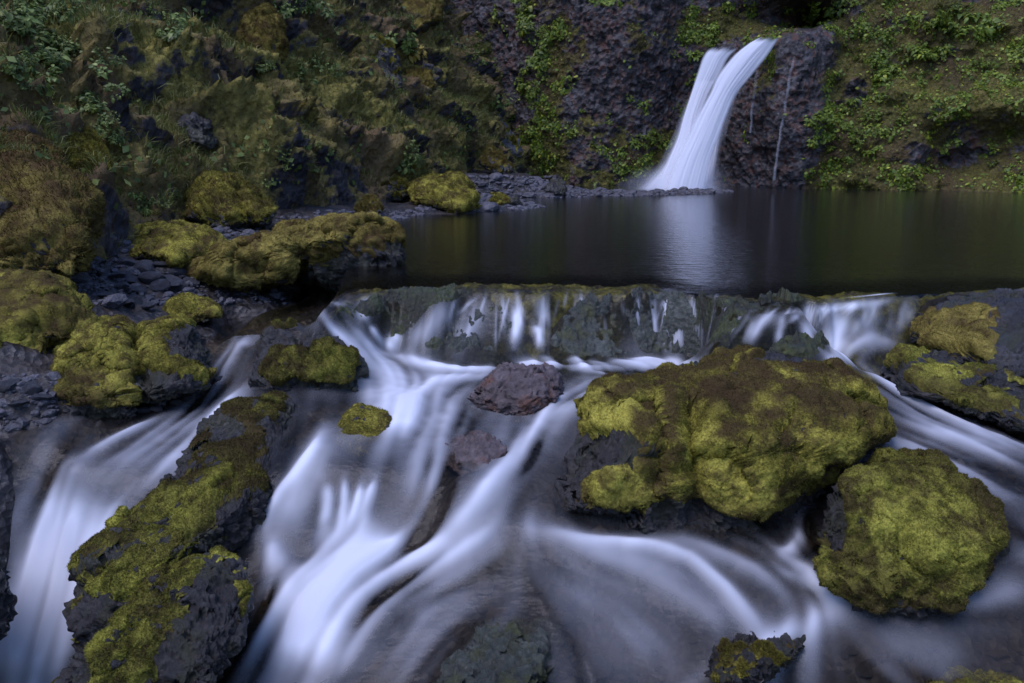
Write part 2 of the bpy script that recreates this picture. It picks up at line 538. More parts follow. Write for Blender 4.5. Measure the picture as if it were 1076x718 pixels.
# ---- froth strokes: polyline in photo pixels, half-width px, strength
ST = [
    ([(372, 352), (392, 370), (440, 384), (480, 392), (540, 385), (620, 386), (700, 384), (775, 378)], 10, .95),
    ([(540, 380), (600, 378), (690, 386), (770, 380)], 9, .75),
    ([(600, 384), (560, 386), (500, 396), (440, 410)], 14, .55),
    ([(330, 322), (350, 340), (375, 362), (398, 385), (415, 410), (425, 440), (415, 460)], 24, .72),
    ([(330, 335), (358, 350), (385, 375), (400, 400)], 9, .7),
    ([(440, 385), (440, 410), (425, 440), (405, 465)], 34, .62),
    ([(500, 395), (470, 420), (455, 450), (450, 490), (440, 540)], 26, .30),
    ([(610, 398), (580, 425), (560, 455), (545, 485), (515, 515), (490, 545)], 15, .5),
    ([(640, 390), (625, 405), (600, 425), (580, 450)], 14, .35),
    ([(615, 388), (650, 396), (665, 402)], 5, .6),
    ([(343, 506), (345, 525), (340, 560)], 8, .85), ([(362, 500), (363, 530), (355, 565)], 6, .85), ([(397, 503), (388, 530), (375, 565)], 7, .85),
    ([(380, 505), (376, 530), (368, 565)], 6, .7), ([(400, 540), (370, 560), (320, 575)], 22, .45),
    ([(342, 450), (330, 480), (305, 510), (285, 535), (275, 565)], 9, .42),
    ([(355, 440), (330, 490), (310, 540), (300, 575)], 22, .35),
    ([(550, 552), (520, 568), (490, 578), (450, 588), (410, 585), (370, 588), (330, 610), (295, 660), (265, 718)], 24, 1.0),
    ([(450, 590), (410, 592), (370, 600), (335, 640), (310, 718)], 38, .95),
    ([(400, 588), (395, 620), (360, 670), (335, 718)], 34, .6),
    ([(275, 560), (285, 580), (300, 600), (290, 640), (255, 700)], 16, .8),
    ([(540, 552), (620, 572), (690, 577), (728, 592), (760, 620), (795, 660), (810, 700)], 10, .46), ([(545, 548), (630, 585), (710, 610), (790, 660), (830, 715)], 26, .24), ([(640, 562), (720, 572), (790, 600), (850, 640)], 16, .2), ([(560, 600), (640, 640), (700, 700)], 22, .13),
    ([(842, 552), (835, 575), (820, 585)], 8, .8),
    ([(780, 572), (820, 585), (850, 600), (872, 622), (868, 645), (830, 672), (780, 700), (730, 725)], 15, .6),
    ([(800, 590), (850, 615), (885, 632)], 9, .55),
    ([(862, 372), (885, 378), (920, 395), (950, 415), (990, 440), (1040, 460), (1090, 478)], 17, .65),
    ([(950, 362), (915, 358), (890, 370), (875, 385)], 12, .95), ([(905, 360), (885, 372), (870, 388)], 9, .8),
    ([(930, 440), (980, 455), (1030, 470), (1080, 492)], 22, .5),
    ([(900, 455), (960, 470), (1030, 500), (1085, 535)], 20, .28),
    ([(870, 470), (852, 490), (848, 515), (845, 545)], 10, .4),
    ([(790, 338), (785, 350), (775, 368)], 12, .7), ([(830, 328), (805, 335), (790, 345), (780, 365)], 12, .55), ([(850, 325), (850, 345), (848, 370)], 10, .55),
    ([(880, 322), (878, 345), (872, 372)], 13, .6), ([(930, 318), (915, 340), (895, 362)], 16, .6), ([(960, 314), (930, 318), (880, 324), (830, 330)], 5, .6),
    ([(960, 318), (950, 335), (925, 355)], 10, .5),
    ([(940, 308), (910, 311), (890, 313)], 3, .5),
    ([(540, 318), (545, 335), (540, 366)], 6, .75), ([(560, 340), (566, 352), (570, 368)], 5, .8), ([(572, 308), (565, 325), (575, 340)], 7, .45),
    ([(480, 315), (450, 345), (432, 366)], 16, .35), ([(515, 312), (500, 340), (480, 368)], 16, .22), ([(400, 312), (385, 322), (375, 338)], 9, .5),
    ([(420, 350), (412, 362), (408, 372)], 8, .6), ([(388, 340), (395, 352), (405, 366)], 8, .6),
    ([(640, 312), (625, 330), (600, 366)], 7, .28), ([(700, 305), (720, 320), (735, 345), (742, 372)], 8, .5), ([(745, 340), (750, 355), (748, 372)], 8, .55),
    ([(620, 326), (618, 340)], 4, .8), ([(598, 358), (592, 370)], 4, .8), ([(690, 318), (720, 328)], 5, .5), ([(715, 345), (712, 370)], 8, .4),
    ([(330, 312), (300, 330), (262, 350), (235, 380), (222, 410), (195, 440), (160, 462), (115, 488)], 16, .34),
    ([(275, 395), (240, 425), (205, 455), (175, 485), (145, 515)], 9, .62),
    ([(262, 408), (225, 450), (195, 480), (170, 505)], 16, .3),
    ([(175, 435), (150, 448), (120, 460), (80, 480)], 8, .45),
    ([(330, 318), (350, 322), (365, 318)], 5, .5), ([(323, 285), (322, 300), (318, 312)], 7, .55),
    ([(78, 495), (62, 560), (46, 640), (30, 722)], 42, .7),
    ([(66, 492), (55, 530), (46, 590), (34, 650), (22, 720)], 22, .95),
    ([(85, 500), (78, 540), (62, 600), (48, 660), (35, 720)], 18, .95),
    ([(108, 505), (96, 545), (80, 600), (62, 660), (45, 720)], 18, .85),
    ([(145, 512), (120, 545), (98, 600), (78, 660), (62, 720)], 14, .95),
    ([(30, 600), (15, 660), (5, 720)], 25, .5),
    ([(480, 440), (470, 480), (460, 530)], 30, .16), ([(520, 500), (500, 540), (470, 570)], 18, .3),
    ([(900, 660), (960, 690), (1020, 718)], 40, .14), ([(980, 650), (1040, 640), (1090, 620)], 25, .16),
    ([(390, 370), (405, 385), (430, 430), (405, 470)], 48, .28), ([(540, 392), (500, 420), (475, 470), (450, 540)], 34, .26), ([(610, 390), (560, 450), (500, 545), (420, 585)], 32, .26),
    ([(520, 575), (450, 630), (380, 720)], 46, .3), ([(260, 360), (215, 430), (150, 470), (80, 495)], 26, .2), ([(700, 385), (640, 400), (590, 425)], 20, .2),
    ([(880, 380), (960, 430), (1090, 500)], 40, .2), ([(840, 580), (880, 630), (840, 680), (760, 725)], 34, .2),
]
_r = np.random.default_rng(77)
for k in range(52):
    x0 = _r.uniform(455, 765); y0 = 303 + 8 * _r.random() + (25 * max(0, (490 - x0) / 60)); ln = _r.uniform(22, 66); dx = _r.normal() * 6 - (10 if x0 < 520 else 0)
    ST.append(([(x0, y0), (x0 + dx * .5, y0 + ln * .5), (x0 + dx, min(y0 + ln, 374))], _r.uniform(1.3, 3.2), _r.uniform(.15, .7) * (.4 if x0 < 535 else 1)))
for k in range(18):
    x0 = _r.uniform(775, 960); y0 = 322 + 6 * _r.random() - .05 * (x0 - 775); ln = _r.uniform(16, 42); dx = -_r.uniform(4, 26)
    ST.append(([(x0, y0), (x0 + dx * .5, y0 + ln * .5), (x0 + dx, min(y0 + ln, 372))], _r.uniform(2, 5), _r.uniform(.25, .7)))
dens = np.zeros(len(XY)); vx = np.zeros(len(XY)); vy = np.zeros(len(XY)); wsum = np.full(len(XY), 1e-4)
P3 = np.concatenate([XY, wz[:, None]], 1)
# weak default flow: downhill
W2 = wz.reshape(NX, NY)
gx = np.gradient(W2, xs, axis=0).ravel(); gy = np.gradient(W2, ys, axis=1).ravel()
gl = np.maximum(np.hypot(gx, gy), 1e-3)
vx += -gx / gl * 1e-3; vy += -gy / gl * 1e-3 - 2e-4
live = np.ones(len(XY))
for pts, hw, stg in ST:
    pts = np.array(pts, float)
    # resample
    seg = np.linalg.norm(np.diff(pts, axis=0), axis=1); L = np.concatenate([[0], np.cumsum(seg)])
    q = np.linspace(0, L[-1], max(3, int(L[-1] / 9)))
    px = np.interp(q, L, pts[:, 0]); py = np.interp(q, L, pts[:, 1])
    W = on_water(px, py)
    dd = (W - CAM) @ FW
    hw3 = .85 * hw * dd / F
    reach = hw3.max() * 3.2
    sel = np.where((XY[:, 0] > W[:, 0].min() - reach) & (XY[:, 0] < W[:, 0].max() + reach) & (XY[:, 1] > W[:, 1].min() - reach) & (XY[:, 1] < W[:, 1].max() + reach))[0]
    if not len(sel): continue
    X = P3[sel]
    bd = np.full(len(sel), 1e9); bt = np.zeros(len(sel)); tx = np.zeros(len(sel)); ty = np.zeros(len(sel)); bw = np.full(len(sel), hw3[0])
    for k in range(len(W) - 1):
        a, b = W[k], W[k + 1]; ab = b - a; l2 = max(ab @ ab, 1e-9)
        t = np.clip(((X - a) @ ab) / l2, 0, 1)
        d = np.linalg.norm(X - a - t[:, None] * ab, axis=1)
        n = d < bd
        bd = np.where(n, d, bd); bt = np.where(n, (k + t) / (len(W) - 1), bt)
        ln = max(np.hypot(ab[0], ab[1]), 1e-6)
        tx = np.where(n, ab[0] / ln, tx); ty = np.where(n, ab[1] / ln, ty)
        bw = np.where(n, hw3[k], bw)
    w = np.exp(-(bd / bw) ** 2)
    ends = sstep(0, .38, bt) * .9 + .1
    ends *= 1 - .8 * sstep(.7, 1, bt)
    live[sel] *= 1 - np.clip(stg * w * ends, 0, .985)
    w2 = np.exp(-(bd / (bw * 1.8)) ** 2)
    vx[sel] += w2 * tx; vy[sel] += w2 * ty; wsum[sel] += w2
dens = 1 - live
vl = np.maximum(np.hypot(vx, vy), 1e-9); vx /= vl; vy /= vl
# line integral convolution on the evenly spaced core of the grid: silky streaks along the flow
i0 = int(np.argmin(np.abs(xs + 3.9))); i1 = i0 + int(8.55 / FINE); j0 = int(np.argmin(np.abs(ys - 2.5))); j1 = j0 + int(4.65 / FINE)
CX, CY = i1 - i0, j1 - j0
VX = vx.reshape(NX, NY)[i0:i1, j0:j1]; VY = vy.reshape(NX, NY)[i0:i1, j0:j1]


def blur(a, n):
    for ax in (0, 1):
        for _ in range(2):
            k = np.ones(2 * n + 1) / (2 * n + 1)
            a = np.apply_along_axis(lambda r: np.convolve(np.pad(r, n, mode='edge'), k, 'valid'), ax, a)
    return a


def norm(a):
    return (a - a.mean()) / a.std()


VX = blur(VX, 3); VY = blur(VY, 3); q = np.maximum(np.hypot(VX, VY), 1e-6); VX /= q; VY /= q
n_f = norm(blur(rng.normal(size=(CX, CY)), 1)); n_m = norm(blur(rng.normal(size=(CX, CY)), 3)); n_c = norm(blur(rng.normal(size=(CX, CY)), 8))


def lic(nz, steps):
    acc = np.zeros((CX, CY)); tot = 0
    for sgn in (1, -1):
        x = np.broadcast_to(np.arange(CX)[:, None], (CX, CY)).astype(float).copy(); y = np.broadcast_to(np.arange(CY)[None], (CX, CY)).astype(float).copy()
        for s in range(steps):
            xi = np.clip(np.rint(x).astype(int), 0, CX - 1); yi = np.clip(np.rint(y).astype(int), 0, CY - 1)
            wgt = 1 - s / steps
            acc += wgt * nz[xi, yi]; tot += wgt
            x += sgn * VX[xi, yi]; y += sgn * VY[xi, yi]
    return norm(acc / tot)


l_f = blur(lic(n_f, 30), 1); l_m = lic(n_m, 38); l_c = lic(n_c, 40)
streak_core = norm(.8 * l_f + .55 * l_m + .6 * l_c)
streak = np.zeros((NX, NY)); streak[i0:i1, j0:j1] = streak_core
streak = streak.ravel()
moving = sstep(-.10, -.3, wz)
foam = dens ** 1.1 * (.86 + .36 * streak) + .22 * dens * (1 - dens) * streak
patch = sstep(-.35, .55, fbm(np.stack([XY[:, 0] * 1.5, XY[:, 1] * 1.5, 0 * XY[:, 0] + 3], 1), 3))
foam += moving * (.009 + .03 * patch) * np.maximum(1 + .75 * streak, 0)
foam = np.clip(foam, 0, .97) * (1 - .12 * sstep(.6, 1, dens))
foam = np.where(XY[:, 1] > ylip_n + .25, 0, np.clip(foam, 0, .97))
# silky relief
wz_lc = np.zeros((NX, NY)); wz_lc[i0:i1, j0:j1] = l_c
wz_s = wz + moving * .012 * wz_lc.ravel() * sstep(-.26, -.45, wz) + moving * sstep(.05, .4, dens) * (.009 * streak) * sstep(0, .2, ylip_n - XY[:, 1]) + .05 * dens * moving * .5
lipd = XY[:, 1] - ylip_n
pooldeep = sstep(.0, 1.6, lipd)
deep = np.where(lipd > 0, 0.0 + .97 * sstep(.5, 2.6, lipd), .2 + .1 * sstep(.3, .0, -lipd))
still = sstep(.2, 1.0, lipd)
WV = np.concatenate([XY, wz_s[:, None]], 1)
gf = grid_faces(NX, NY)
pf = pool_in[gf].mean(1) > .5


def sub_mesh(v, f, attrs):
    used = np.unique(f); mp = np.full(len(v), -1); mp[used] = np.arange(len(used))
    return v[used], mp[f], {k: a[used] for k, a in attrs.items()}


at = dict(foam=foam, deep=deep, still=still)
keep_p = WV[gf].mean(1)
pf_keep = pf & ~((keep_p[:, 0] < -6))
for nm, sel in (('stream', ~pf & (keep_p[:, 1] < 9)), ('pool', pf_keep)):
    v, f, a = sub_mesh(WV, gf[sel], at)
    tag(mesh_obj(nm, v, f, M['water'], attrs=a), kind='structure')
print('water', time.time() - T0)

# ------------------------------------------------------------------ ground: stream bed, banks, gravel bars
GP = [(20, 410, -.30), (40, 432, -.40), (0, 450, -.40), (90, 345, -.2), (110, 300, -.06), (60, 300, .0), (0, 300, .08), (-150, 300, .1), (150, 285, -.06), (190, 300, -.17), (150, 318, -.22),
      (195, 330, -.27), (230, 260, .05), (250, 240, .12), (300, 250, .08), (340, 240, .05), (400, 232, .03), (450, 222, .04), (520, 212, .04), (605, 206, .02), (570, 195, .15), (500, 200, .15),
      (1076, 400, -.42), (1150, 425, -.42), (1180, 375, -.1), (1250, 330, .1), (1050, 330, -.2), (1300, 300, .4), (-15, 520, -.55), (-60, 500, -.4), (-50, 600, -1.0), (-120, 600, -.8), (-35, 560, -.8),
      (625, 203, .05), (680, 201, .07), (740, 201, .05), (765, 201, .01), (600, 200, .06),
      (430, 245, -.15), (500, 240, -.6), (650, 250, -.6), (800, 240, -.7), (1000, 240, -.7), (1000, 214, -.6), (850, 212, -.6), (700, 214, -.3), (790, 203, -.3), (1200, 240, -.6),
      (470, 285, -.12), (600, 285, -.12), (750, 288, -.1), (900, 290, -.1), (1050, 290, -.1), (600, 265, -.4), (900, 265, -.4), (-150, 420, -.3), (60, 390, -.25)]
GP = np.array(GP, float)
gpos = at_z(GP[:, 0], GP[:, 1], GP[:, 2])
lipg = LIP.copy(); lipg[:, 2] = -.05
sd = wpos.copy(); sd[:, 2] -= .07
land = [i for i in range(len(WP)) if WP[i, 0] > -100 or i > 100]
allp = np.concatenate([gpos, sd[land], lipg[2:14] + [0, .12, 0]])
gfit = tps_fit(allp[:, :2], allp[:, 2], 5e-3)
gxs = axis_lines(-4.6, 5.2, .028, -45, 60, 1.15, 2.0); gys = np.concatenate([axis_lines(2.2, 8.5, .028, -40, 24, 1.13, .12)[:0], axis_lines(2.2, 8.5, .028, -40, 9, 1.13, 2.0), np.arange(9.3, 24, .11), np.arange(24.5, 90, 2.0)])
AX, AY = np.meshgrid(gxs, gys, indexing='ij')
AXY = np.stack([AX.ravel(), AY.ravel()], 1)
near = (np.abs(AXY[:, 0]) < 14) & (AXY[:, 1] > 1) & (AXY[:, 1] < 26)
gz = np.zeros(len(AXY)); gz[near] = tps_eval(gfit, AXY[near])
gz = np.clip(gz, -1.8, .45)
g_lip = AXY[:, 1] - np.interp(AXY[:, 0], LIP[:, 0], LIP[:, 1])
g_shore = AXY[:, 0] - np.interp(AXY[:, 1], [0, 5.3, 6.0, 8, 10, 11.5], [-1.2, -1.2, -1.2, -1.45, -1.7, -1.75])
in_pool = sstep(0, .4, g_shore) * (AXY[:, 1] < 14.5) * (AXY[:, 1] > 5)
cap = -.045 - .6 * sstep(.25, 2.2, g_lip)
gz = np.where((g_lip > -.1) & (AXY[:, 1] < 11.5), gz * (1 - in_pool) + np.minimum(gz, cap) * in_pool, gz)
weed = sstep(-.75, -.25, g_lip) * sstep(2.5, .8, g_lip) * sstep(-.1, .2, g_shore)
inx = (AXY[:, 0] > xs[0]) & (AXY[:, 0] < xs[-1]) & (AXY[:, 1] > ys[0]) & (AXY[:, 1] < ys[-1])
edge = np.minimum.reduce([AXY[:, 0] + 14, 14 - AXY[:, 0], AXY[:, 1] - 1, 26 - AXY[:, 1]])
gz = np.where(AXY[:, 1] < 4, gz * sstep(0, 1.5, edge) + (1 - sstep(0, 1.5, edge)) * -1.9, gz * sstep(0, 2, edge) + (1 - sstep(0, 2, edge)) * -.4)
gp3 = np.concatenate([AXY, gz[:, None]], 1)
fine_w = sstep(9.5, 7.5, AXY[:, 1])
w1, w2_, wc = worley(gp3 * [9, 9, 9])
gz = gz + .05 * fbm(gp3 * 2.2, 4) + fine_w * (.035 * facet_noise(gp3 * 7) + .018 * facet_noise(gp3 * 15))
bankp = on_water(np.array([235, 228, 226, 195, 120, 60, 38, 22, 14, -8, -40, -80.]), np.array([337, 350, 400, 428, 445, 450, 462, 490, 530, 600, 670, 718.]))
bo = np.argsort(bankp[:, 1]); xb = np.interp(AXY[:, 1], np.concatenate([[0], bankp[bo, 1]]), np.concatenate([[bankp[bo[0], 0] - 1.2], bankp[bo, 0]]))
chan = sstep(-.05, .12, AXY[:, 0] - xb) * (AXY[:, 1] < bankp[0, 1]) * (AXY[:, 1] > 1) * (np.abs(AXY[:, 0]) < 4.5)
gz = gz * (1 - chan) + np.minimum(gz, wz_at(AXY[:, 0], AXY[:, 1]) - .03 - .13 * np.clip(.5 + .8 * fbm(gp3 * 2.4 + 3, 3), 0, 1)) * chan
GV = np.concatenate([AXY, gz[:, None]], 1)
tag(mesh_obj('ground', GV, grid_faces(len(gxs), len(gys)), M['bed'], attrs=dict(weed=weed)), kind='structure')


def gz_at(x, y):
    G2 = gz.reshape(len(gxs), len(gys))
    i = np.clip(np.searchsorted(gxs, x) - 1, 0, len(gxs) - 2); j = np.clip(np.searchsorted(gys, y) - 1, 0, len(gys) - 2)
    return G2[i, j]


def on_floor(px, py):
    """march rays onto water or ground, whichever is higher"""
    d = np.atleast_2d(ray(px, py)); t = np.full(len(d), 1.5); hit = np.zeros(len(d), bool); th = t.copy() + 20
    while t[0] < 26:
        p = CAM + d * t[:, None]
        below = (p[:, 2] <= np.maximum(wz_at(p[:, 0], p[:, 1]), gz_at(p[:, 0], p[:, 1]))) & ~hit
        th[below] = t[below]; hit |= below
        if hit.all(): break
        t = t + np.where(t < 8, .015, .05)
    return CAM + d * th[:, None], th


print('ground', time.time() - T0)

# ------------------------------------------------------------------ left hillside (terrain sheet standing on a base line)
def resample(P, step):
    # smooth closed-form Catmull-Rom then even spacing
    Q = []
    for i in range(len(P) - 1):
        p0 = P[max(i - 1, 0)]; p1 = P[i]; p2 = P[i + 1]; p3 = P[min(i + 2, len(P) - 1)]
        for t in np.linspace(0, 1, 30, endpoint=False):
            Q.append(.5 * (2 * p1 + (p2 - p0) * t + (2 * p0 - 5 * p1 + 4 * p2 - p3) * t * t + (3 * p1 - p0 - 3 * p2 + p3) * t ** 3))
    Q.append(P[-1]); Q = np.array(Q)
    L = np.concatenate([[0], np.cumsum(np.linalg.norm(np.diff(Q, axis=0), axis=1))])
    q = np.linspace(0, L[-1], int(L[-1] / step))
    return np.stack([np.interp(q, L, Q[:, k]) for k in range(Q.shape[1])], 1), q


def to_px(p):
    r = p - CAM; d = r @ FW
    return 538 + F * (r @ RT) / d, 359 - F * (r @ UP) / d


base_px = at_z(*np.array([(-40, 292), (40, 280), (110, 262), (180, 246), (260, 234), (340, 224), (420, 212), (490, 200), (545, 190)], float).T, .1)
# columns: x, y, horizontal run per metre of height
hp = [(-9, -6, 1.1), (-7.2, 0, 1.1), (-5.6, 4.0, 1.1)] + [(p[0], p[1], c) for p, c in zip(base_px, (1.1, 1.1, 1.08, 1.02, .95, .85, .72, .6, .5))]
last = base_px[-1]
hp += [(last[0] + .25, last[1] + .9, .5), (last[0] - .3, last[1] + 2.0, .5), (last[0] - 2.2, last[1] + 3.4, .5), (last[0] - 5, last[1] + 4.6, .5)]
hc, hu = resample(np.array(hp, float), .04)
tn = np.gradient(hc[:, :2], axis=0); tn /= np.linalg.norm(tn, axis=1)[:, None]
nn = np.stack([-tn[:, 1], tn[:, 0]], 1)
for _ in range(60):
    nn[1:-1] = .5 * nn[1:-1] + .25 * (nn[2:] + nn[:-2])
nn /= np.linalg.norm(nn, axis=1)[:, None]
hv = np.concatenate([np.linspace(-.8, 6.2, 176), np.linspace(6.3, 9, 24)])
U, V = len(hc), len(hv)
run = hc[:, 2][:, None] * (hv[None] + .0 * hv[None])
run = run + .10 * np.maximum(hv[None] - 1, 0) ** 1.25 * .0
HP = np.zeros((U, V, 3))
HP[..., 0] = hc[:, 0][:, None] + nn[:, 0][:, None] * run
HP[..., 1] = hc[:, 1][:, None] + nn[:, 1][:, None] * run
HP[..., 2] = hv[None]
HP = HP.reshape(-1, 3)
hf = grid_faces(U, V)[:, ::-1]
hn = normals(HP, hf)
if hn[:, 2].mean() < 0: hf = hf[:, ::-1]; hn = -hn
# strata run down to the right: stretch the noise along that direction
sd_ = np.array([.42, .75, -.5]); sd_ /= np.linalg.norm(sd_)
al = HP @ sd_
Q = HP - np.outer(al * .62, sd_)
big = fbm(HP * .45 + 3, 3)
led = ridged(Q * .85 + 5, 3)
fac = facet_noise(Q * [1.7, 1.7, 2.0] + 2 + .25 * np.stack([fbm(HP * 2, 2)] * 3, 1))
fac2 = facet_noise(HP * 4.3 + 8)
foot = sstep(-.3, .7, HP[:, 2])
disp = foot * (.36 * big + .36 * led + .38 * fac * sstep(-.5, .5, fbm(HP * .7 + 31, 2) + .2) + .10 * fac2 + .045 * facet_noise(HP * 9)) + .07 * fbm(HP * 4, 4) + .05 * fbm(HP * 12, 3)
hpx, hpy = to_px(HP)
HPo = HP + hn * (disp * np.where(HP[:, 2] > 5, 1, 1))[:, None]
hn2 = normals(HPo, hf)
mossy = 1.02 + .7 * fbm(HP * 1.1 + 11, 4) + .55 * (hn2[:, 2] - .45) - .5 * np.clip(-fac, 0, 1) - .35 * sstep(.45, .0, HP[:, 2])
greenf = np.clip(.45 + 1.1 * fbm(HP * .8 + 21, 3) , .0, 1)
hill = tag(mesh_obj('hillside', HPo, hf, M['hill'], attrs=dict(moss=mossy, green=greenf)), kind='structure')
print('hill', time.time() - T0)

# ------------------------------------------------------------------ cliff around the pool
cb = [(-7, 25.5), (-3.5, 25.2), (-1.5, 24.4), (0.3, 23.0), (1.6, 22.3), (3.0, 22.0), (4.2, 22.1), (5.0, 22.2), (6.0, 21.3), (7.2, 20.6), (8.4, 20.2), (10.2, 19.9), (12.2, 19.7), (14.5, 18.0), (16.5, 14), (17.5, 9), (18, 3), (18.5, -4)]
cc, cu = resample(np.array(cb, float), .05)
tn = np.gradient(cc, axis=0); tn /= np.linalg.norm(tn, axis=1)[:, None]
cn = np.stack([tn[:, 1], -tn[:, 0]], 1)        # towards the pool
for _ in range(80):
    cn[1:-1] = .5 * cn[1:-1] + .25 * (cn[2:] + cn[:-2])
cn /= np.linalg.norm(cn, axis=1)[:, None]
cv = np.concatenate([np.linspace(-1.2, 5.6, 150), np.linspace(5.7, 9, 30)])
U, V = len(cc), len(cv)
CP = np.zeros((U, V, 3))
CP[..., :2] = cc[:, None]; CP[..., 2] = cv[None]
CP = CP.reshape(-1, 3)
cnv = np.repeat(cn, V, 0)
X, Z = CP[:, 0], CP[:, 2]


def bump2(x, z, sx, sz): return np.exp(-((X - x) / sx) ** 2 - ((Z - z) / sz) ** 2)


right = sstep(7.0, 8.0, X)
lean = -(.10 + .28 * right) * np.maximum(Z, 0) ** 1.05            # leans back with height, more on the mossy right side
off = lean
off += 1.9 * sstep(8.3, 11.2, X) * sstep(4.2, .2, Z) * (.7 + .3 * np.sin(X * 1.7))       # bulging mossy foot on the right
off += -1.5 * bump2(11.2, .75, 1.2, .7) + .5 * bump2(11.2, 2.0, 1.5, .45)                   # hollow under an overhang
off += -3.4 * bump2(6.75, 4.3, .8, .34)                                                     # dark notch the river comes through
off += .55 * bump2(6.4, 6.2, 1.4, .6)
off += .5 * bump2(6.9, 1.8, .6, 2.2)
off += -.5 * bump2(4.9, 2, .9, 2.5)
Pn = np.concatenate([CP[:, :2], CP[:, 2:]], 1)
fz = facet_noise(Pn * [2.6, 2.6, 2.0] + .3 * np.stack([fbm(Pn * 2.5, 2)] * 3, 1))
fz2 = facet_noise(Pn * [6.5, 6.5, 5] + 4) * .8 + .6 * facet_noise(Pn * [14, 14, 10] + 14)
softw = right * .65
off += .38 * fbm(Pn * .35, 3) + (1 - softw) * (.06 * fz + .06 * fz2) + softw * (.36 * fbm(Pn * 1.1, 4) + .32 * ridged(Pn * 1.0 + 4, 3)) + .05 * fbm(Pn * 6, 3)
CPo = CP.copy(); CPo[:, :2] += cnv * off[:, None]
CPo[:, 2] += .06 * fbm(Pn * 3 + 7, 3)
cf = grid_faces(U, V)
cnn = normals(CPo, cf)
if (cnn[:, :2] * cnv).sum(1).mean() < 0: cf = cf[:, ::-1]; cnn = -cnn
nz = fbm(Pn * .9 + 13, 4)
ms = -.02 + .8 * nz + right * .85
ms += .9 * bump2(.9, 2.5, .42, 2.4) + .75 * bump2(2.4, .5, 2.2, .75) + .55 * bump2(0, 1, 1, 1.2) + .9 * bump2(4.3, 1.0, .55, .8) + .5 * bump2(3.6, 3.9, .8, .9) + .75 * bump2(5.0, 4.2, .5, .9)
ms += .35 * bump2(6.9, 2, 1.2, 2) - .55 * bump2(11.2, .8, 1.0, .7) + .8 * bump2(8.8, .25, 1.4, .4) - .5 * bump2(11.5, 4.8, .6, .4)
ms += .45 * (cnn[:, 2] - .15)
gr = np.clip(.62 + .9 * fbm(Pn * .7 + 41, 3), 0, 1)
cliff = tag(mesh_obj('cliff', CPo, cf, M['cliff'], attrs=dict(moss=ms, green=gr)), kind='structure')
print('cliff', time.time() - T0)

# ray targets for planting
def bvh_of(v, f):
    return BVHTree.FromPolygons(v.tolist(), f.tolist())


BV_H = bvh_of(HPo, hf); BV_C = bvh_of(CPo, cf)


def shoot(px, py, which='hc'):
    d = ray(px, py); l = np.linalg.norm(d); dv = Vector(d / l); best = None
    for k, b in (('h', BV_H), ('c', BV_C)):
        if k in which:
            h = b.ray_cast(Vector(CAM), dv)
            if h[0] is not None and (best is None or h[3] < best[2]):
                best = (np.array(h[0]), np.array(h[1]), h[3], k)
    if best is not None and best[1] @ d > 0: best = (best[0], -best[1], best[2], best[3])
    return best


# ------------------------------------------------------------------ boulders
def tufts(v, f, w, n, L, width, nrm, jit=.55, droop=0.):
    """n fine moss shoots on a surface: verts, tri faces, per-vert shade"""
    idx, ff, bc = tri_sample(v, f, w, n)
    t = ff[idx]
    p = (v[t] * bc[..., None]).sum(1); nm = (nrm[t] * bc[..., None]).sum(1)
    d = nm + jit * rng.normal(size=(n, 3)); d[:, 2] += .15 - droop
    d /= np.linalg.norm(d, axis=1)[:, None]
    ln = L * (.45 + rng.random(n) * .9)
    side = np.cross(d, rng.normal(size=(n, 3))); side /= np.maximum(np.linalg.norm(side, axis=1), 1e-9)[:, None]
    wv = width * (.6 + .8 * rng.random(n))
    a = p - side * wv[:, None] - nm * .002; b = p + side * wv[:, None] - nm * .002; c = p + d * ln[:, None]
    vv = np.stack([a, b, c], 1).reshape(-1, 3)
    return vv, np.arange(n * 3).reshape(-1, 3), t, bc


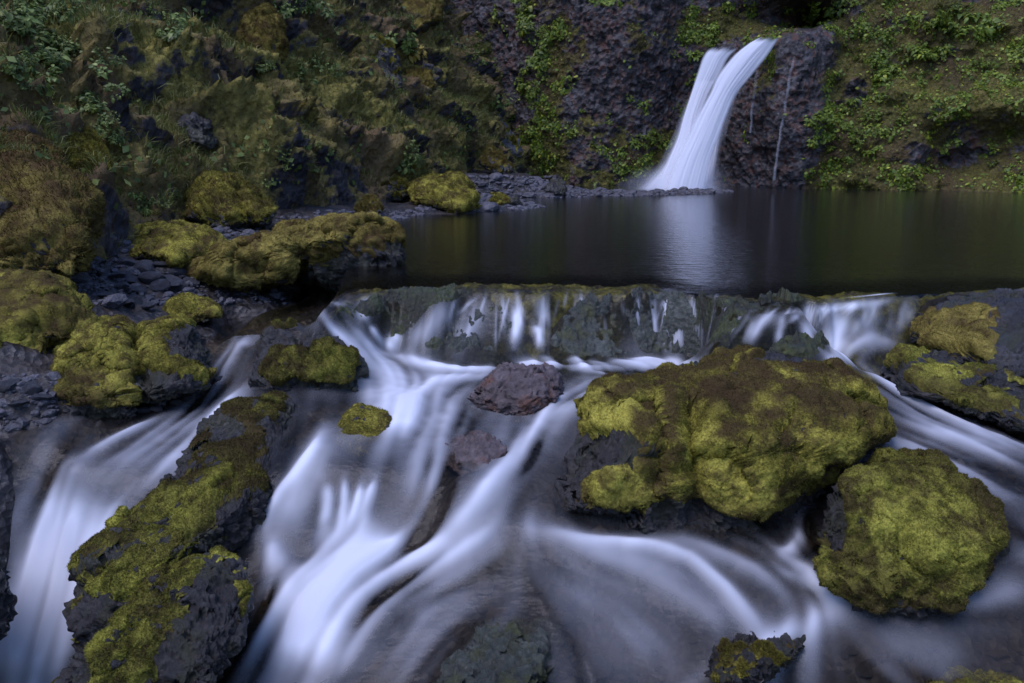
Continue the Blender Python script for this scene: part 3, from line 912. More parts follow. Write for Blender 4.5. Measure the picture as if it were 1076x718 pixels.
def boulder(name, label, cat, outline, d_base=None, d_top=None, thick=.35, sub=6, rock='rock', moss=None, moss_amt=.6, moss_puff=.028, nsq=2.8,
            bare=(), lush=(), brown_top=0., facets=9, rough=1.0, seed=0, base_pt=None, shoots=16000, wline=.05, group=None, crease=(), fine=1.0, moss_up=.55, shoot_len=.009, water=True, leanp=1.5, sink=.05, dz=0., browner=0., grow=1.02, grain=1.):
    """A rock inflated from its measured outline, leaning back from its foot (d_base) to its top (d_top), thick metres deep, with
    broken facets; moss is a separate cushion layer that lies on the rock."""
    r = np.random.default_rng(seed + 100)
    ol = np.array(outline, float)
    oy1, oy0 = ol[:, 1].max(), ol[:, 1].min()
    if base_pt is None: base_pt = ol[np.argmax(ol[:, 1])].copy()
    ol[:, 1] += sink * (oy1 - oy0) * sstep(.62, 1, (ol[:, 1] - oy0) / (oy1 - oy0))
    ol = ol.mean(0) + (ol - ol.mean(0)) * grow
    c = np.array([(ol[:, 0].min() + ol[:, 0].max()) / 2, (ol[:, 1].min() + ol[:, 1].max()) / 2])
    # closed outline resampled by angle
    cl = np.concatenate([ol, ol[:1]]); pts = []
    for i in range(len(ol)):
        for t in np.linspace(0, 1, 40, endpoint=False): pts.append(cl[i] * (1 - t) + cl[i + 1] * t)
    pts = np.array(pts) - c
    th = np.arctan2(pts[:, 1], pts[:, 0]); rad = np.hypot(pts[:, 0], pts[:, 1])
    tb = np.linspace(-np.pi, np.pi, 361)
    R = np.zeros(361); o = np.argsort(th); R = np.interp(tb, th[o], rad[o], period=2 * np.pi)
    k = np.ones(9) / 9; R = np.convolve(np.pad(R[:-1], 4, mode='wrap'), k, 'valid'); R = np.append(R, R[0])
    if d_base is None:
        if base_pt is None:
            i = np.argmax(ol[:, 1]); base_pt = ol[i]
        _, t_ = on_floor(np.array([base_pt[0]]), np.array([base_pt[1]])); d_base = float(t_[0]) + .28 * thick
    if d_top is None: d_top = d_base + thick * 1.2
    v, f = ico(sub)
    s = np.hypot(v[:, 0], v[:, 1]); w = v[:, 2]
    ang = np.arctan2(-v[:, 1], v[:, 0])
    rho = s ** (2 / nsq); wp = np.sign(w) * np.abs(w) ** (2 / nsq)
    rr = np.interp(ang, tb, R)
    px = c[0] + rho * rr * np.cos(ang); py = c[1] + rho * rr * np.sin(ang)
    y0, y1 = ol[:, 1].min(), ol[:, 1].max()
    lean = np.clip((y1 - py) / max(y1 - y0, 1), 0, 1)
    depth = d_base + (d_top - d_base) * lean ** leanp - wp * np.where(wp > 0, thick * .5, thick)
    P = at_d(px, py, depth)
    P[:, 2] += dz
    cen = P.mean(0); ext = (P.max(0) - P.min(0)) / 2; size = float(np.mean(ext))
    view = cen - CAM; view /= np.linalg.norm(view)
    # chop broad facets
    for q in range(facets):
        n = r.normal(size=3)
        if n @ view > 0.2: n = -n
        n[2] = abs(n[2]) * .9 + .05 if q % 3 == 0 else n[2]
        n /= np.linalg.norm(n)
        h = P @ n; top = np.percentile(h, 99.5); mid = np.percentile(h, 50)
        lim = mid + (top - mid) * (.74 + .2 * r.random())
        ex = np.maximum(h - lim, 0)
        P = P - n * (ex * .78)[:, None]
    nr = normals(P, f)
    if ((P - cen) * nr).sum(1).mean() < 0: f = f[:, ::-1]; nr = -nr
    off3 = r.random(3) * 40
    big = fbm(P * (1.6 / size * .5) + off3, 3)
    fc = facet_noise(P * (4.2 / max(size, .12) * .55) + off3)
    P = P + nr * (size * rough * (.10 * big + .085 * fc))[:, None]
    for (x, yy, x2, y2, wd, dp) in crease:          # gullies between lobes, drawn as short lines
        ppx, ppy = to_px(P); a = np.array([x, yy]); b = np.array([x2, y2]); ab = b - a
        t = np.clip(((ppx - x) * ab[0] + (ppy - yy) * ab[1]) / (ab @ ab), 0, 1)
        dd = np.hypot(ppx - x - t * ab[0], ppy - yy - t * ab[1])
        front = ((P - cen) @ view) < .1 * size
        P = P - nr * (dp * np.exp(-(dd / wd) ** 2) * front)[:, None]
    nr = normals(P, f)
    vst = np.array([1, 1, .35 if rock == 'ledge' else 1.])
    f1 = grain * facet_noise(P * vst * 13 * fine + off3); f2 = grain * facet_noise(P * vst * 31 * fine + off3)
    rk = P + nr * (.020 / fine * f1 + .013 / fine * f2 + .006 * fbm(P * 55, 3) - .012 * sstep(.75, 1.0, ridged(P * 7 + off3, 2)))[:, None]
    org = np.array([cen[0], cen[1], P[:, 2].min()])
    ro = mesh_obj(name, rk, f, M[rock], origin=org)
    tag(ro, label, cat, group)
    if moss:
        ppx, ppy = to_px(P)
        wl = wz_at(P[:, 0], P[:, 1]) if water else np.full(len(P), -5.)
        hgt = P[:, 2] - np.maximum(wl, -9)
        if not water: hgt = P[:, 2] - P[:, 2].min()
        mk = moss_amt - .5 + .55 * fbm(P * 3.1 + off3, 4) + .38 * fbm(P * 10 + off3, 3) + moss_up * (nr[:, 2] - .25) + .25 * sstep(0, .4, hgt)
        mk = mk - 1.6 * sstep(wline + .04, wline - .03, hgt + .03 * fbm(P * 9, 2))
        for (x, yy, rx, ry) in bare: mk -= 2.3 * np.exp(-((ppx - x) / rx) ** 2 - ((ppy - yy) / ry) ** 2)
        br = np.zeros(len(P))
        for (x, yy, rx, ry) in lush:
            gq = np.exp(-((ppx - x) / rx) ** 2 - ((ppy - yy) / ry) ** 2)
            mk += 1.0 * gq; br += .55 * gq * sstep(-.3, .5, fbm(P * 14, 3))
        sm = sstep(0, .5, mk + .2 * fbm(P * 22, 3))
        lump = fbm(P * 11 + 3, 3); l2 = ridged(P * 22 + 6, 2)
        th_ = -.008 + sm * (moss_puff + .008) * (1 + .7 * lump + .12 * l2 + .22 * fbm(P * 38 + 2, 2))
        mv = P + nr * (.5 * .02 / fine * f1 * (1 - sm))[:, None] + nr * th_[:, None]
        keep = sm[f].max(1) > .04
        bt = np.clip(browner * (.6 + .9 * fbm(P * 6 + 4, 3)) + brown_top * sstep(.62, .93, nr[:, 2]) * (1 + 1.4 * fbm(P * 5 + 9, 3)), 0, .92)
        bt = np.clip(bt + (.75 * sstep(.22, .04, hgt + .05 * fbm(P * 7, 2)) if water and wline > 0 else 0), 0, .92)
        br = np.clip(br + .30 * sstep(.15, .8, lump), 0, .85)
        mn = normals(mv, f)
        tv, tf, tt, bc = tufts(mv, f, sm[f].mean(1) * (mv[f][:, :, 2].mean(1) > org[2] + .1 * (P[:, 2].max() - org[2])) + 1e-9, int(shoots * 1.7), shoot_len, .0013 if shoot_len < .02 else .0024, mn)
        sb = (br[tt] * bc).sum(1); stt = (bt[tt] * bc).sum(1)
        rb = np.clip(sb + .8 * (r.random(len(sb)) - .55), 0, 1)
        a_br = np.concatenate([br, np.repeat(rb, 3)]); a_bt = np.concatenate([bt, np.repeat(np.clip(stt + 1.0 * (r.random(len(stt)) - .7), 0, 1), 3)])
        vv = np.concatenate([mv, tv]); fff = np.concatenate([f[keep], tf + len(mv)])
        vv, fff, aa = sub_mesh(vv, fff, dict(bright=a_br, brown=a_bt))
        mo = mesh_obj('moss', vv, fff, M[moss], parent=ro, origin=org, attrs=aa)
    return ro


# --- stream boulders
boulder('boulder', 'largest mossy boulder in the stream, broad brown flat top and two shaggy lobes', 'boulder',
        [(562, 520), (570, 480), (592, 455), (600, 425), (640, 402), (690, 397), (715, 385), (745, 372), (790, 372), (850, 380), (895, 388), (920, 410), (930, 438), (905, 462), (868, 478), (845, 510), (838, 540), (800, 572), (760, 562), (735, 548), (690, 560), (600, 556)],
        d_base=3.78, d_top=4.6, thick=.5, sub=7, moss='moss', moss_amt=1.05, nsq=3.2, bare=[(638, 472, 34, 26), (583, 510, 28, 40), (612, 548, 46, 12), (700, 545, 26, 12), (835, 378, 55, 7), (722, 382, 14, 8)],
        lush=[(770, 372, 22, 6), (615, 430, 28, 25), (650, 510, 40, 25), (790, 520, 45, 40), (905, 430, 25, 20), (650, 440, 20, 18)], brown_top=1., facets=12, rough=.8, grow=1.06, seed=1, leanp=3.2,  shoots=90000, crease=[(728, 420, 735, 545, 12, .13), (700, 540, 690, 480, 14, .05)], moss_puff=.028)
boulder('boulder', 'rounded boulder thick with bright moss, standing apart at the right edge of the stream', 'boulder',
        [(858, 575), (862, 545), (880, 500), (905, 480), (945, 477), (985, 485), (1020, 510), (1048, 535), (1062, 560), (1060, 600), (1040, 625), (1000, 640), (950, 650), (900, 640), (870, 612)],
        d_base=3.38, d_top=3.8, thick=.42, sub=7, grow=.96, moss='moss_green', moss_amt=1.05, nsq=2.9, bare=[(875, 540, 14, 30), (1062, 575, 6, 25)],
        lush=[(960, 530, 35, 25), (1000, 560, 40, 35), (930, 570, 30, 25), (1035, 560, 20, 20)], brown_top=.3, facets=6, rough=.7, seed=2, leanp=2.2,  shoots=70000, moss_puff=.028)
boulder('boulder', 'dark crusted rock with yellow moss pads at the right end of the weir', 'boulder',
        [(944, 352), (946, 330), (965, 317), (1000, 311), (1050, 306), (1120, 308), (1190, 340), (1180, 395), (1100, 410), (1030, 395), (980, 376)],
        d_base=4.75, d_top=5.7, thick=.5, sub=6, moss='moss_ochre', moss_amt=-.05, lush=[(1020, 345, 45, 22), (965, 325, 14, 10), (1035, 375, 25, 10), (990, 360, 25, 8)], bare=[(1000, 314, 40, 7), (1075, 355, 30, 40)], seed=3, shoots=16000, fine=1.2)
boulder('boulder', 'long low dark rock with green moss patches, below the crusted rock on the right bank', 'boulder',
        [(892, 385), (900, 368), (930, 362), (965, 366), (1010, 380), (1060, 392), (1150, 405), (1160, 470), (1076, 452), (1030, 436), (980, 418), (930, 404)],
        d_base=4.35, d_top=5.0, thick=.35, sub=6, moss='moss_green', moss_amt=.22, lush=[(985, 400, 22, 12), (925, 378, 14, 8), (1040, 418, 20, 10)], seed=4, shoots=14000, fine=1.2, nsq=2.4)
boulder('boulder', 'rounded cushion-mossed boulder beside the left channel, dark bare knob at its right end', 'boulder',
        [(44, 412), (48, 375), (62, 352), (95, 344), (125, 340), (140, 355), (160, 350), (185, 342), (212, 352), (223, 380), (220, 402), (190, 412), (150, 425), (140, 436), (100, 446), (66, 442)],
        thick=.42, base_pt=(90, 440), sub=7, moss='moss', moss_amt=.95, bare=[(197, 362, 24, 18), (170, 405, 32, 14), (215, 375, 8, 12)], lush=[(100, 375, 40, 18), (120, 410, 20, 20), (150, 365, 15, 14)], seed=5, shoots=50000, crease=[(142, 352, 150, 425, 9, .10)], facets=6, rough=.7)
boulder('boulder', 'large low mossy bank boulder cut off by the left edge of the photo', 'boulder',
        [(-70, 395), (-60, 310), (0, 294), (50, 295), (88, 308), (108, 330), (110, 346), (80, 350), (52, 356), (38, 380), (15, 388)],
        thick=.45, browner=.45, grow=.98, base_pt=(30, 385), sub=6, moss='moss', moss_amt=.95, lush=[(20, 340, 50, 30), (15, 372, 20, 12)], seed=6, shoots=26000, brown_top=.5, facets=6)
boulder('boulder', 'half-wet rock with a bright moss pad, midstream at the top of the mossy spine', 'boulder',
        [(262, 382), (268, 360), (290, 346), (318, 343), (350, 358), (378, 380), (390, 400), (370, 412), (330, 418), (290, 416), (268, 405)],
        thick=.33, sub=6, moss='moss_green', moss_amt=.35, lush=[(318, 385, 30, 14), (350, 392, 20, 10), (295, 375, 14, 14)], bare=[(275, 360, 10, 14), (330, 350, 30, 6)], seed=7, shoots=22000, brown_top=.3)
boulder('boulder', 'bare reddish-brown rock surrounded by white water', 'boulder',
        [(494, 428), (505, 402), (530, 386), (560, 384), (586, 388), (596, 400), (585, 418), (560, 436), (525, 440)],
        thick=.26, sub=6, rock='brown_rock', seed=8, facets=10, nsq=3.2, fine=1.5)
boulder('boulder', 'smooth pale rock just under the milky water below the brown rock', 'boulder',
        [(462, 470), (475, 450), (500, 443), (530, 450), (538, 470), (520, 485), (485, 488)],
        thick=.2, sub=5, rock='brown_rock', seed=9, rough=.4, d_base=4.0, d_top=4.3, dz=-.055)
boulder('boulder', 'pale mossy stone washed over by milky water beside the midstream rock', 'boulder',
        [(352, 448), (358, 425), (378, 413), (402, 418), (414, 440), (400, 462), (370, 464)],
        thick=.22, sub=5, moss='moss', moss_amt=1.0, wline=-.4, seed=10, rough=.5, shoots=5000, dz=-.085, moss_puff=.012)
boulder('boulder', 'long mossy ridge of rock between the left fall and the white stream', 'boulder',
        [(66, 640), (72, 600), (95, 565), (130, 530), (165, 505), (190, 470), (215, 440), (255, 415), (300, 408), (318, 425), (300, 460), (285, 495), (275, 535), (262, 560), (215, 575), (175, 600), (150, 640), (120, 668), (85, 668)],
        d_base=3.38, d_top=4.55, thick=.28, sub=7, grow=1.0, dz=-.04, moss_puff=.014, moss='moss_green', moss_amt=.34, lush=[(260, 480, 22, 22), (200, 530, 30, 20), (160, 545, 20, 20), (255, 430, 20, 10), (155, 610, 20, 20), (295, 425, 16, 10), (235, 500, 25, 16)],
        bare=[(250, 540, 20, 16), (105, 650, 20, 20), (240, 450, 14, 12)], brown_top=.35, seed=11, shoots=60000, facets=8, rough=.8, crease=[(175, 500, 260, 470, 8, .03)], wline=.03)
boulder('boulder', 'lower mossy rock shelf at the bottom edge, in front of the long mossy ridge', 'boulder',
        [(40, 735), (80, 690), (125, 640), (165, 605), (205, 580), (240, 568), (258, 585), (262, 620), (250, 660), (235, 700), (225, 760), (90, 790)],
        d_base=2.85, d_top=3.45, thick=.28, sub=7, grow=1.0, dz=-.03, moss_puff=.014, moss='moss_green', moss_amt=.34, lush=[(150, 650, 20, 22), (120, 690, 25, 20), (190, 600, 20, 10)], bare=[(225, 640, 22, 40), (195, 690, 22, 25), (80, 700, 14, 20)], seed=12, shoots=45000, brown_top=.35, rough=.85, wline=.03)
boulder('boulder', 'broad ochre-mossed boulder at the pool outlet with a dark bare right face', 'boulder',
        [(188, 300), (196, 278), (230, 265), (270, 258), (310, 240), (345, 230), (385, 229), (415, 245), (432, 275), (436, 290), (405, 300), (365, 302), (335, 302), (325, 285), (300, 290), (260, 306), (215, 312)],
        thick=.6, base_pt=(240, 310), d_top=7.0, sub=7, moss='moss_ochre', moss_amt=.9, bare=[(355, 292, 24, 16), (415, 275, 14, 14), (330, 296, 10, 10)], lush=[(260, 290, 40, 10), (240, 275, 25, 8)], seed=13, shoots=50000, crease=[(324, 300, 318, 262, 8, .08)], shoot_len=.014)
boulder('boulder', 'rounded olive moss mound on the bank behind the slate rubble', 'boulder',
        [(122, 262), (135, 246), (165, 239), (205, 240), (235, 250), (240, 268), (205, 275), (160, 280), (130, 278)],
        thick=.5, sub=6, moss='moss', moss_amt=1.0, seed=14, shoots=14000, water=False, shoot_len=.016)
boulder('boulder', 'small mossy stone at the edge of the quiet left pool', 'boulder',
        [(170, 330), (180, 318), (200, 314), (222, 320), (233, 331), (210, 337), (185, 339)], thick=.2, sub=5, moss='moss', moss_amt=.9, seed=15, shoots=7000, wline=.02)
boulder('boulder', 'mossy stone cut off by the left edge above the left fall', 'boulder',
        [(-40, 530), (-35, 460), (0, 440), (25, 445), (38, 470), (34, 505), (20, 535), (-10, 545)], thick=.3, sub=6, moss='moss_green', moss_amt=.85, seed=16, shoots=14000, base_pt=(20, 540))
boulder('boulder', 'black wet rock wall beside the left fall at the left edge', 'boulder',
        [(-140, 720), (-130, 560), (-60, 520), (-8, 535), (4, 580), (-18, 630), (-70, 720)], d_base=3.0, d_top=3.5, thick=.3, sub=6, seed=17, dz=-.22)
boulder('boulder', 'low dark rock with olive moss, half drowned in front of the rounded bright boulder', 'boulder',
        [(742, 665), (752, 645), (790, 633), (830, 632), (850, 645), (830, 668), (795, 690), (755, 685)], thick=.22, sub=6, moss='moss', moss_amt=.1, lush=[(765, 662, 16, 8)], seed=18, shoots=7000, rough=.7, d_base=3.02, d_top=3.35, wline=.015, dz=-.135, sink=0)
boulder('boulder', 'drowned green-mossed stone at the bottom right corner under dark water', 'boulder',
        [(965, 735), (980, 695), (1020, 678), (1060, 690), (1085, 730), (1040, 760)], thick=.25, sub=5, moss='moss_green', moss_amt=1.0, wline=-.5, seed=19, shoots=6000, d_base=2.98, d_top=3.4, dz=-.07)
boulder('boulder', 'drowned dark rock streaked with thin water at the bottom centre', 'boulder',
        [(440, 735), (470, 690), (520, 650), (560, 640), (590, 655), (600, 690), (590, 735), (520, 770)], thick=.3, sub=6, rock='ledge', seed=20, d_base=2.95, d_top=3.5, rough=1.0, dz=-.035)
# --- the weir the pool spills over: slabs of bed rock that stand just in or just out of the sheet of water
def poly_dist(px, py, poly):
    """signed distance in photo pixels, positive inside"""
    poly = np.array(poly, float); n = len(poly); ins = np.zeros(len(px), bool); d = np.full(len(px), 1e9)
    for i in range(n):
        x1, y1 = poly[i]; x2, y2 = poly[(i + 1) % n]
        c = ((y1 > py) != (y2 > py)) & (px < (x2 - x1) * (py - y1) / (y2 - y1 + 1e-12) + x1)
        ins ^= c
        t = np.clip(((px - x1) * (x2 - x1) + (py - y1) * (y2 - y1)) / ((x2 - x1) ** 2 + (y2 - y1) ** 2 + 1e-9), 0, 1)
        d = np.minimum(d, np.hypot(px - x1 - t * (x2 - x1), py - y1 - t * (y2 - y1)))
    return np.where(ins, d, -d)


def slab(label, outline, rock, dz, amp, seed, soft=16, step=.008):
    W_ = on_water(*np.array(outline, float).T)
    gx_ = np.arange(W_[:, 0].min() - .12, W_[:, 0].max() + .12, step); gy_ = np.arange(W_[:, 1].min() - .15, W_[:, 1].max() + .12, step)
    A_, B_ = np.meshgrid(gx_, gy_, indexing='ij'); A_, B_ = A_.ravel(), B_.ravel()
    z = wz_at(A_, B_); q = np.stack([A_, B_, z], 1)
    px, py = to_px(q)
    d = poly_dist(px + 5 * fbm(q * 6 + seed, 2), py + 4 * fbm(q * 6 + seed + 9, 2), outline)
    tp = sstep(-4, soft, d)
    qs = q * [1, 1, .6] + seed * 3.7
    rel = facet_noise(qs * [5, 4, 5]) + .55 * facet_noise(qs * [11, 8, 9]) + .3 * facet_noise(qs * [25, 18, 18]) + .3 * fbm(qs * 30, 2)
    z = z + dz + amp * rel * (.4 + .6 * tp) - .22 * (1 - tp)
    v = np.stack([A_, B_, z], 1); f = grid_faces(len(gx_), len(gy_))
    f = f[(d[f].max(1) > -9)]
    v, f, _ = sub_mesh(v, f, {})
    # give the slab a body: a skirt down to the bed
    nv_ = len(v); lo = v.copy(); lo[:, 2] = v[:, 2] - .25
    e = np.concatenate([f[:, [0, 1]], f[:, [1, 2]], f[:, [2, 3]], f[:, [3, 0]]])
    key = np.sort(e, 1); _, idx, cnt = np.unique(key[:, 0] * nv_ + key[:, 1], return_index=True, return_counts=True)
    be = e[idx[cnt == 1]]
    sk = np.stack([be[:, 1], be[:, 0], be[:, 0] + nv_, be[:, 1] + nv_], 1)
    vv, ff, _ = sub_mesh(np.concatenate([v, lo]), np.concatenate([f, sk, f[:, ::-1] + nv_]), {})
    o = mesh_obj('rock_ledge', vv, ff, M[rock], origin=[v[:, 0].mean(), v[:, 1].mean(), lo[:, 2].min()])
    return tag(o, label, 'rock ledge')


slab('weed-covered sloping slab at the left end of the weir', [(335, 335), (358, 308), (410, 294), (480, 291), (535, 299), (505, 316), (458, 336), (442, 356), (415, 370), (390, 364), (402, 342), (372, 346)], 'weed', .012, .035, 21)
slab('grey wet rock face under thin water veils, left of the small spout in the weir', [(408, 380), (436, 350), (458, 328), (505, 310), (548, 309), (551, 340), (548, 380), (480, 382)], 'ledge', -.004, .042, 22)
slab('tallest broken grey rock of the weir with white rills over its top', [(562, 380), (572, 345), (590, 312), (640, 301), (690, 295), (725, 298), (742, 325), (750, 350), (748, 380), (650, 384)], 'ledge', .016, .055, 23)
slab('dark weedy rock shelf of the weir between the grey rock and the right cascade', [(720, 350), (714, 315), (730, 300), (800, 298), (895, 306), (888, 317), (828, 330), (788, 345), (772, 368), (745, 374)], 'weed', .004, .045, 24)
slab('dark mossy stone peeping through the right cascade of the weir', [(798, 378), (804, 358), (825, 345), (850, 348), (880, 341), (886, 362), (862, 380), (825, 382)], 'weed', .025, .035, 25, soft=10)
print('boulders', time.time() - T0)

# --- hillside outcrops and far-shore rocks
def outcrop(label, outline, seed, moss=None, amt=.8, rock='rock', thick=None, push=0., **kw):
    ol = np.array(outline, float); c = ol.mean(0)
    lo = ol[np.argmax(ol[:, 1])]; hi = ol[np.argmin(ol[:, 1])]
    def dist(p):
        h = shoot(p[0], p[1]); fl, t = on_floor(np.array([p[0]]), np.array([p[1]]))
        dh = 99 if h is None else float((h[0] - CAM) @ FW)
        return min(dh, float(t[0]) if p[1] > 160 else 99)
    d1, d2 = dist(lo), dist(hi)
    d2 = min(d2, d1 + 1.3); d2 = max(d2, d1)
    wd = (ol[:, 0].max() - ol[:, 0].min()) * d1 / F
    return boulder('boulder', label, 'boulder', outline, d_base=d1 + push, d_top=d2 + push, thick=thick or wd * .45, sub=kw.pop('sub', 5), rock=rock, moss=moss, moss_amt=amt, seed=seed, water=False,
                   shoots=kw.pop('shoots', 16000), shoot_len=.028, moss_puff=.05, fine=.6, rough=kw.pop('rough', 1.45), nsq=3.3, **kw)


outcrop('great mossy shoulder of rock bulging from the hillside at the left edge', [(-60, 290), (-50, 170), (0, 152), (45, 160), (80, 190), (98, 230), (100, 262), (75, 285), (30, 280)], 31, 'moss_ochre', .8, sub=6, shoots=24000, brown_top=.6, push=.3, rough=1.2, browner=.3)
outcrop('angular lichen-green block jutting over a dark hollow on the lower left hillside', [(68, 180), (75, 148), (95, 145), (116, 175), (118, 186), (95, 190)], 32, 'moss', .45, facets=12)
outcrop('pair of rounded moss humps at the foot of the left hillside', [(202, 232), (205, 200), (222, 188), (245, 192), (262, 205), (290, 218), (285, 236), (240, 240)], 33, 'moss', .8, browner=.4, crease=[(250, 200, 258, 236, 7, .12)])
outcrop('bare dark ledge in the middle of the left hillside', [(185, 140), (188, 120), (205, 118), (225, 135), (228, 152), (205, 158)], 34, None)
outcrop('leaning mossy slab with a dark shaded right side near the top of the left hillside', [(250, 45), (262, 15), (285, 10), (297, 50), (298, 75), (280, 60)], 35, 'moss_ochre', .7, push=-.2)
outcrop('squarish block on the upper hillside, dark face with a green lichen patch', [(374, 85), (378, 50), (395, 40), (415, 52), (425, 75), (420, 98), (395, 98)], 36, 'moss', .1, push=-.1, facets=12)
outcrop('tall mossy block below the golden plant', [(424, 100), (426, 72), (440, 66), (452, 80), (453, 108), (440, 115)], 37, 'moss_ochre', .4, facets=12)
outcrop('grey leaning slab above the gravel shore, dark underside', [(492, 145), (500, 124), (520, 122), (545, 150), (553, 165), (548, 174), (525, 165)], 38, 'moss', -.05, 'slate', facets=12)
outcrop('brown slab lying under the grey leaning slab', [(500, 165), (515, 155), (535, 172), (540, 182), (530, 188), (505, 172)], 39, 'moss_ochre', .1, facets=12)
outcrop('wide moss-covered rock at the water edge by the far shore', [(428, 205), (432, 190), (455, 184), (485, 190), (500, 206), (506, 220), (480, 224), (455, 218)], 40, 'moss', .95)
outcrop('lone dark round boulder at the tip of the gravel shore', [(575, 200), (577, 190), (586, 185), (594, 192), (595, 203), (585, 208)], 41, None, rock='rock')
outcrop('small mossy rock with a flat top beside the slate gravel of the far shore', [(378, 225), (382, 212), (392, 207), (402, 218), (400, 230), (388, 232)], 42, 'moss_ochre', .4)
outcrop('flat mossy stone above the wide moss-covered rock', [(400, 200), (405, 190), (425, 195), (430, 208), (415, 212)], 43, 'moss', .4)
outcrop('mossy crag at the skyline of the hillside spur', [(405, 30), (410, -5), (440, -20), (458, -10), (458, 20), (440, 32)], 44, 'moss_ochre', .7, push=-.1)
outcrop('dark angular rock at the water line on the gravel shore', [(525, 213), (530, 207), (542, 206), (548, 213), (540, 218)], 45, None)
outcrop('low mossy rock lying on the gravel shore below the slabs', [(517, 216), (520, 209), (530, 208), (533, 215), (526, 219)], 46, 'moss', .9)
print('outcrops', time.time() - T0)


# ------------------------------------------------------------------ loose stones (individual slates) and gravel
def stone_mesh(name, seed, flat):
    r = np.random.default_rng(seed)
    v, f = ico(3)
    v = v.copy() * [1, .72 + .3 * r.random(), flat]
    for q in range(9):
        n = r.normal(size=3) * [1, 1, 1.6]; n /= np.linalg.norm(n)
        h = v @ n; lim = h.max() * (.6 + .3 * r.random())
        v -= n * (np.maximum(h - lim, 0) * .95)[:, None]
    v += .03 * fbm(v * 3 + seed, 3)[:, None] * v
    return v, f


protos = [stone_mesh('stone', 60 + k, .28 + .1 * (k % 4)) for k in range(7)]
pm = []
for k, (v, f) in enumerate(protos):
    o = mesh_obj('slate_stone', v, f, M['slate'], smooth=False)
    pm.append(o.data); bpy.data.objects.remove(o)
stone_spots = [(118, 268, 9), (105, 275, 10), (135, 278, 12), (150, 283, 16), (170, 280, 16), (185, 288, 14), (160, 294, 14), (140, 295, 12), (125, 290, 12), (178, 298, 15), (190, 302, 12), (200, 296, 10), (148, 270, 10), (82, 296, 14),
               (105, 252, 12), (112, 262, 10), (120, 258, 8), (165, 303, 16), (145, 305, 14), (128, 302, 10), (95, 285, 9), (195, 282, 11), (210, 290, 8), (172, 268, 9), (185, 272, 9), (240, 236, 7), (255, 244, 8), (270, 240, 7), (262, 234, 6), (285, 246, 7), (295, 238, 6),
               (250, 250, 7), (225, 246, 6), (180, 265, 13), (158, 262, 8), (110, 310, 10), (135, 318, 9), (155, 322, 8), (30, 410, 14), (20, 425, 13), (45, 418, 12), (10, 405, 12), (35, 440, 10), (60, 445, 9), (15, 440, 10), (230, 400, 8), (165, 430, 8), (185, 424, 8), (200, 420, 7), (150, 432, 9)]
for i, (px, py, s) in enumerate(stone_spots):
    p, t = on_floor(np.array([px]), np.array([py])); p = p[0]
    o = bpy.data.objects.new('slate_stone', pm[i % len(pm)]); COL.objects.link(o)
    sc = s * t[0] / F
    o.location = p + [0, 0, sc * .08]; o.scale = (sc, sc, sc * (.8 + .4 * random.random()))
    o.rotation_euler = (random.uniform(-.35, .35), random.uniform(-.35, .35), random.uniform(0, 6.28))
    if px < 70 and py > 400: lab = 'small dark slate stone on the wet bank left of the cushion-mossed boulder'
    elif px > 220 and py < 260: lab = 'small slate stone behind the olive moss mound, among the upper gravel'
    elif py > 395: lab = 'small wet stone at the foot of the cushion-mossed boulder, beside the left channel'
    else: lab = 'flat grey slate stone in the rubble between the bank boulders on the left'
    grp = {'s': lab}
    tag(o, lab, 'stone', lab.replace('small ', '').replace('flat ', '').replace('stone', 'stones', 1))


def scatter_stones(name, pts, sizes, mat, seed, sub=2):
    r = np.random.default_rng(seed)
    v0, f0 = ico(sub)
    vs = []; fs = []; k = 0
    lib = []
    for q in range(12):
        v = v0 * [1, .6 + .5 * r.random(), .35 + .3 * r.random()]
        for _ in range(7):
            n = r.normal(size=3); n /= np.linalg.norm(n); h = v @ n
            v = v - n * (np.maximum(h - h.max() * (.6 + .3 * r.random()), 0))[:, None]
        lib.append(v)
    for p, s in zip(pts, sizes):
        v = lib[r.integers(12)]
        a, b = r.random() * 6.28, (r.random() - .5) * .9
        ca, sa, cb_, sb = math.cos(a), math.sin(a), math.cos(b), math.sin(b)
        Rm = np.array([[ca, -sa, 0], [sa, ca, 0], [0, 0, 1]]) @ np.array([[1, 0, 0], [0, cb_, -sb], [0, sb, cb_]])
        vs.append(v * s @ Rm.T + p); fs.append(f0 + k); k += len(v)
    o = mesh_obj(name, np.concatenate(vs), np.concatenate(fs), mat, smooth=False)
    return tag(o, kind='stuff')


# gravel along the left bank and the far shore, and the bar at the foot of the waterfall
poly = [((80, 250), (300, 320), 800, 3.0), ((0, 395), (60, 450), 260, 3.5), ((220, 228), (420, 250), 650, 2.6), ((330, 222), (450, 238), 400, 2.5), ((440, 186), (610, 222), 3600, 2.4), ((598, 199), (768, 207), 1100, 2.2), ((150, 405), (240, 440), 160, 3.0)]
gpts = []; gs = []
for (a, b, n, s) in poly:
    px = rng.uniform(a[0], b[0], n); py = rng.uniform(a[1], b[1], n)
    p, t = on_floor(px, py)
    g_ = gz_at(p[:, 0], p[:, 1]); ok = (g_ > wz_at(p[:, 0], p[:, 1]) - .04) & (t < 23)
    sz = s * t / F * np.exp(.45 * rng.normal(size=n))
    gpts.append(p[ok] + np.array([0, 0, .0])); gs.append(sz[ok])
tag(scatter_stones('gravel', np.concatenate(gpts), np.concatenate(gs), M['gravel'], 3), kind='stuff')
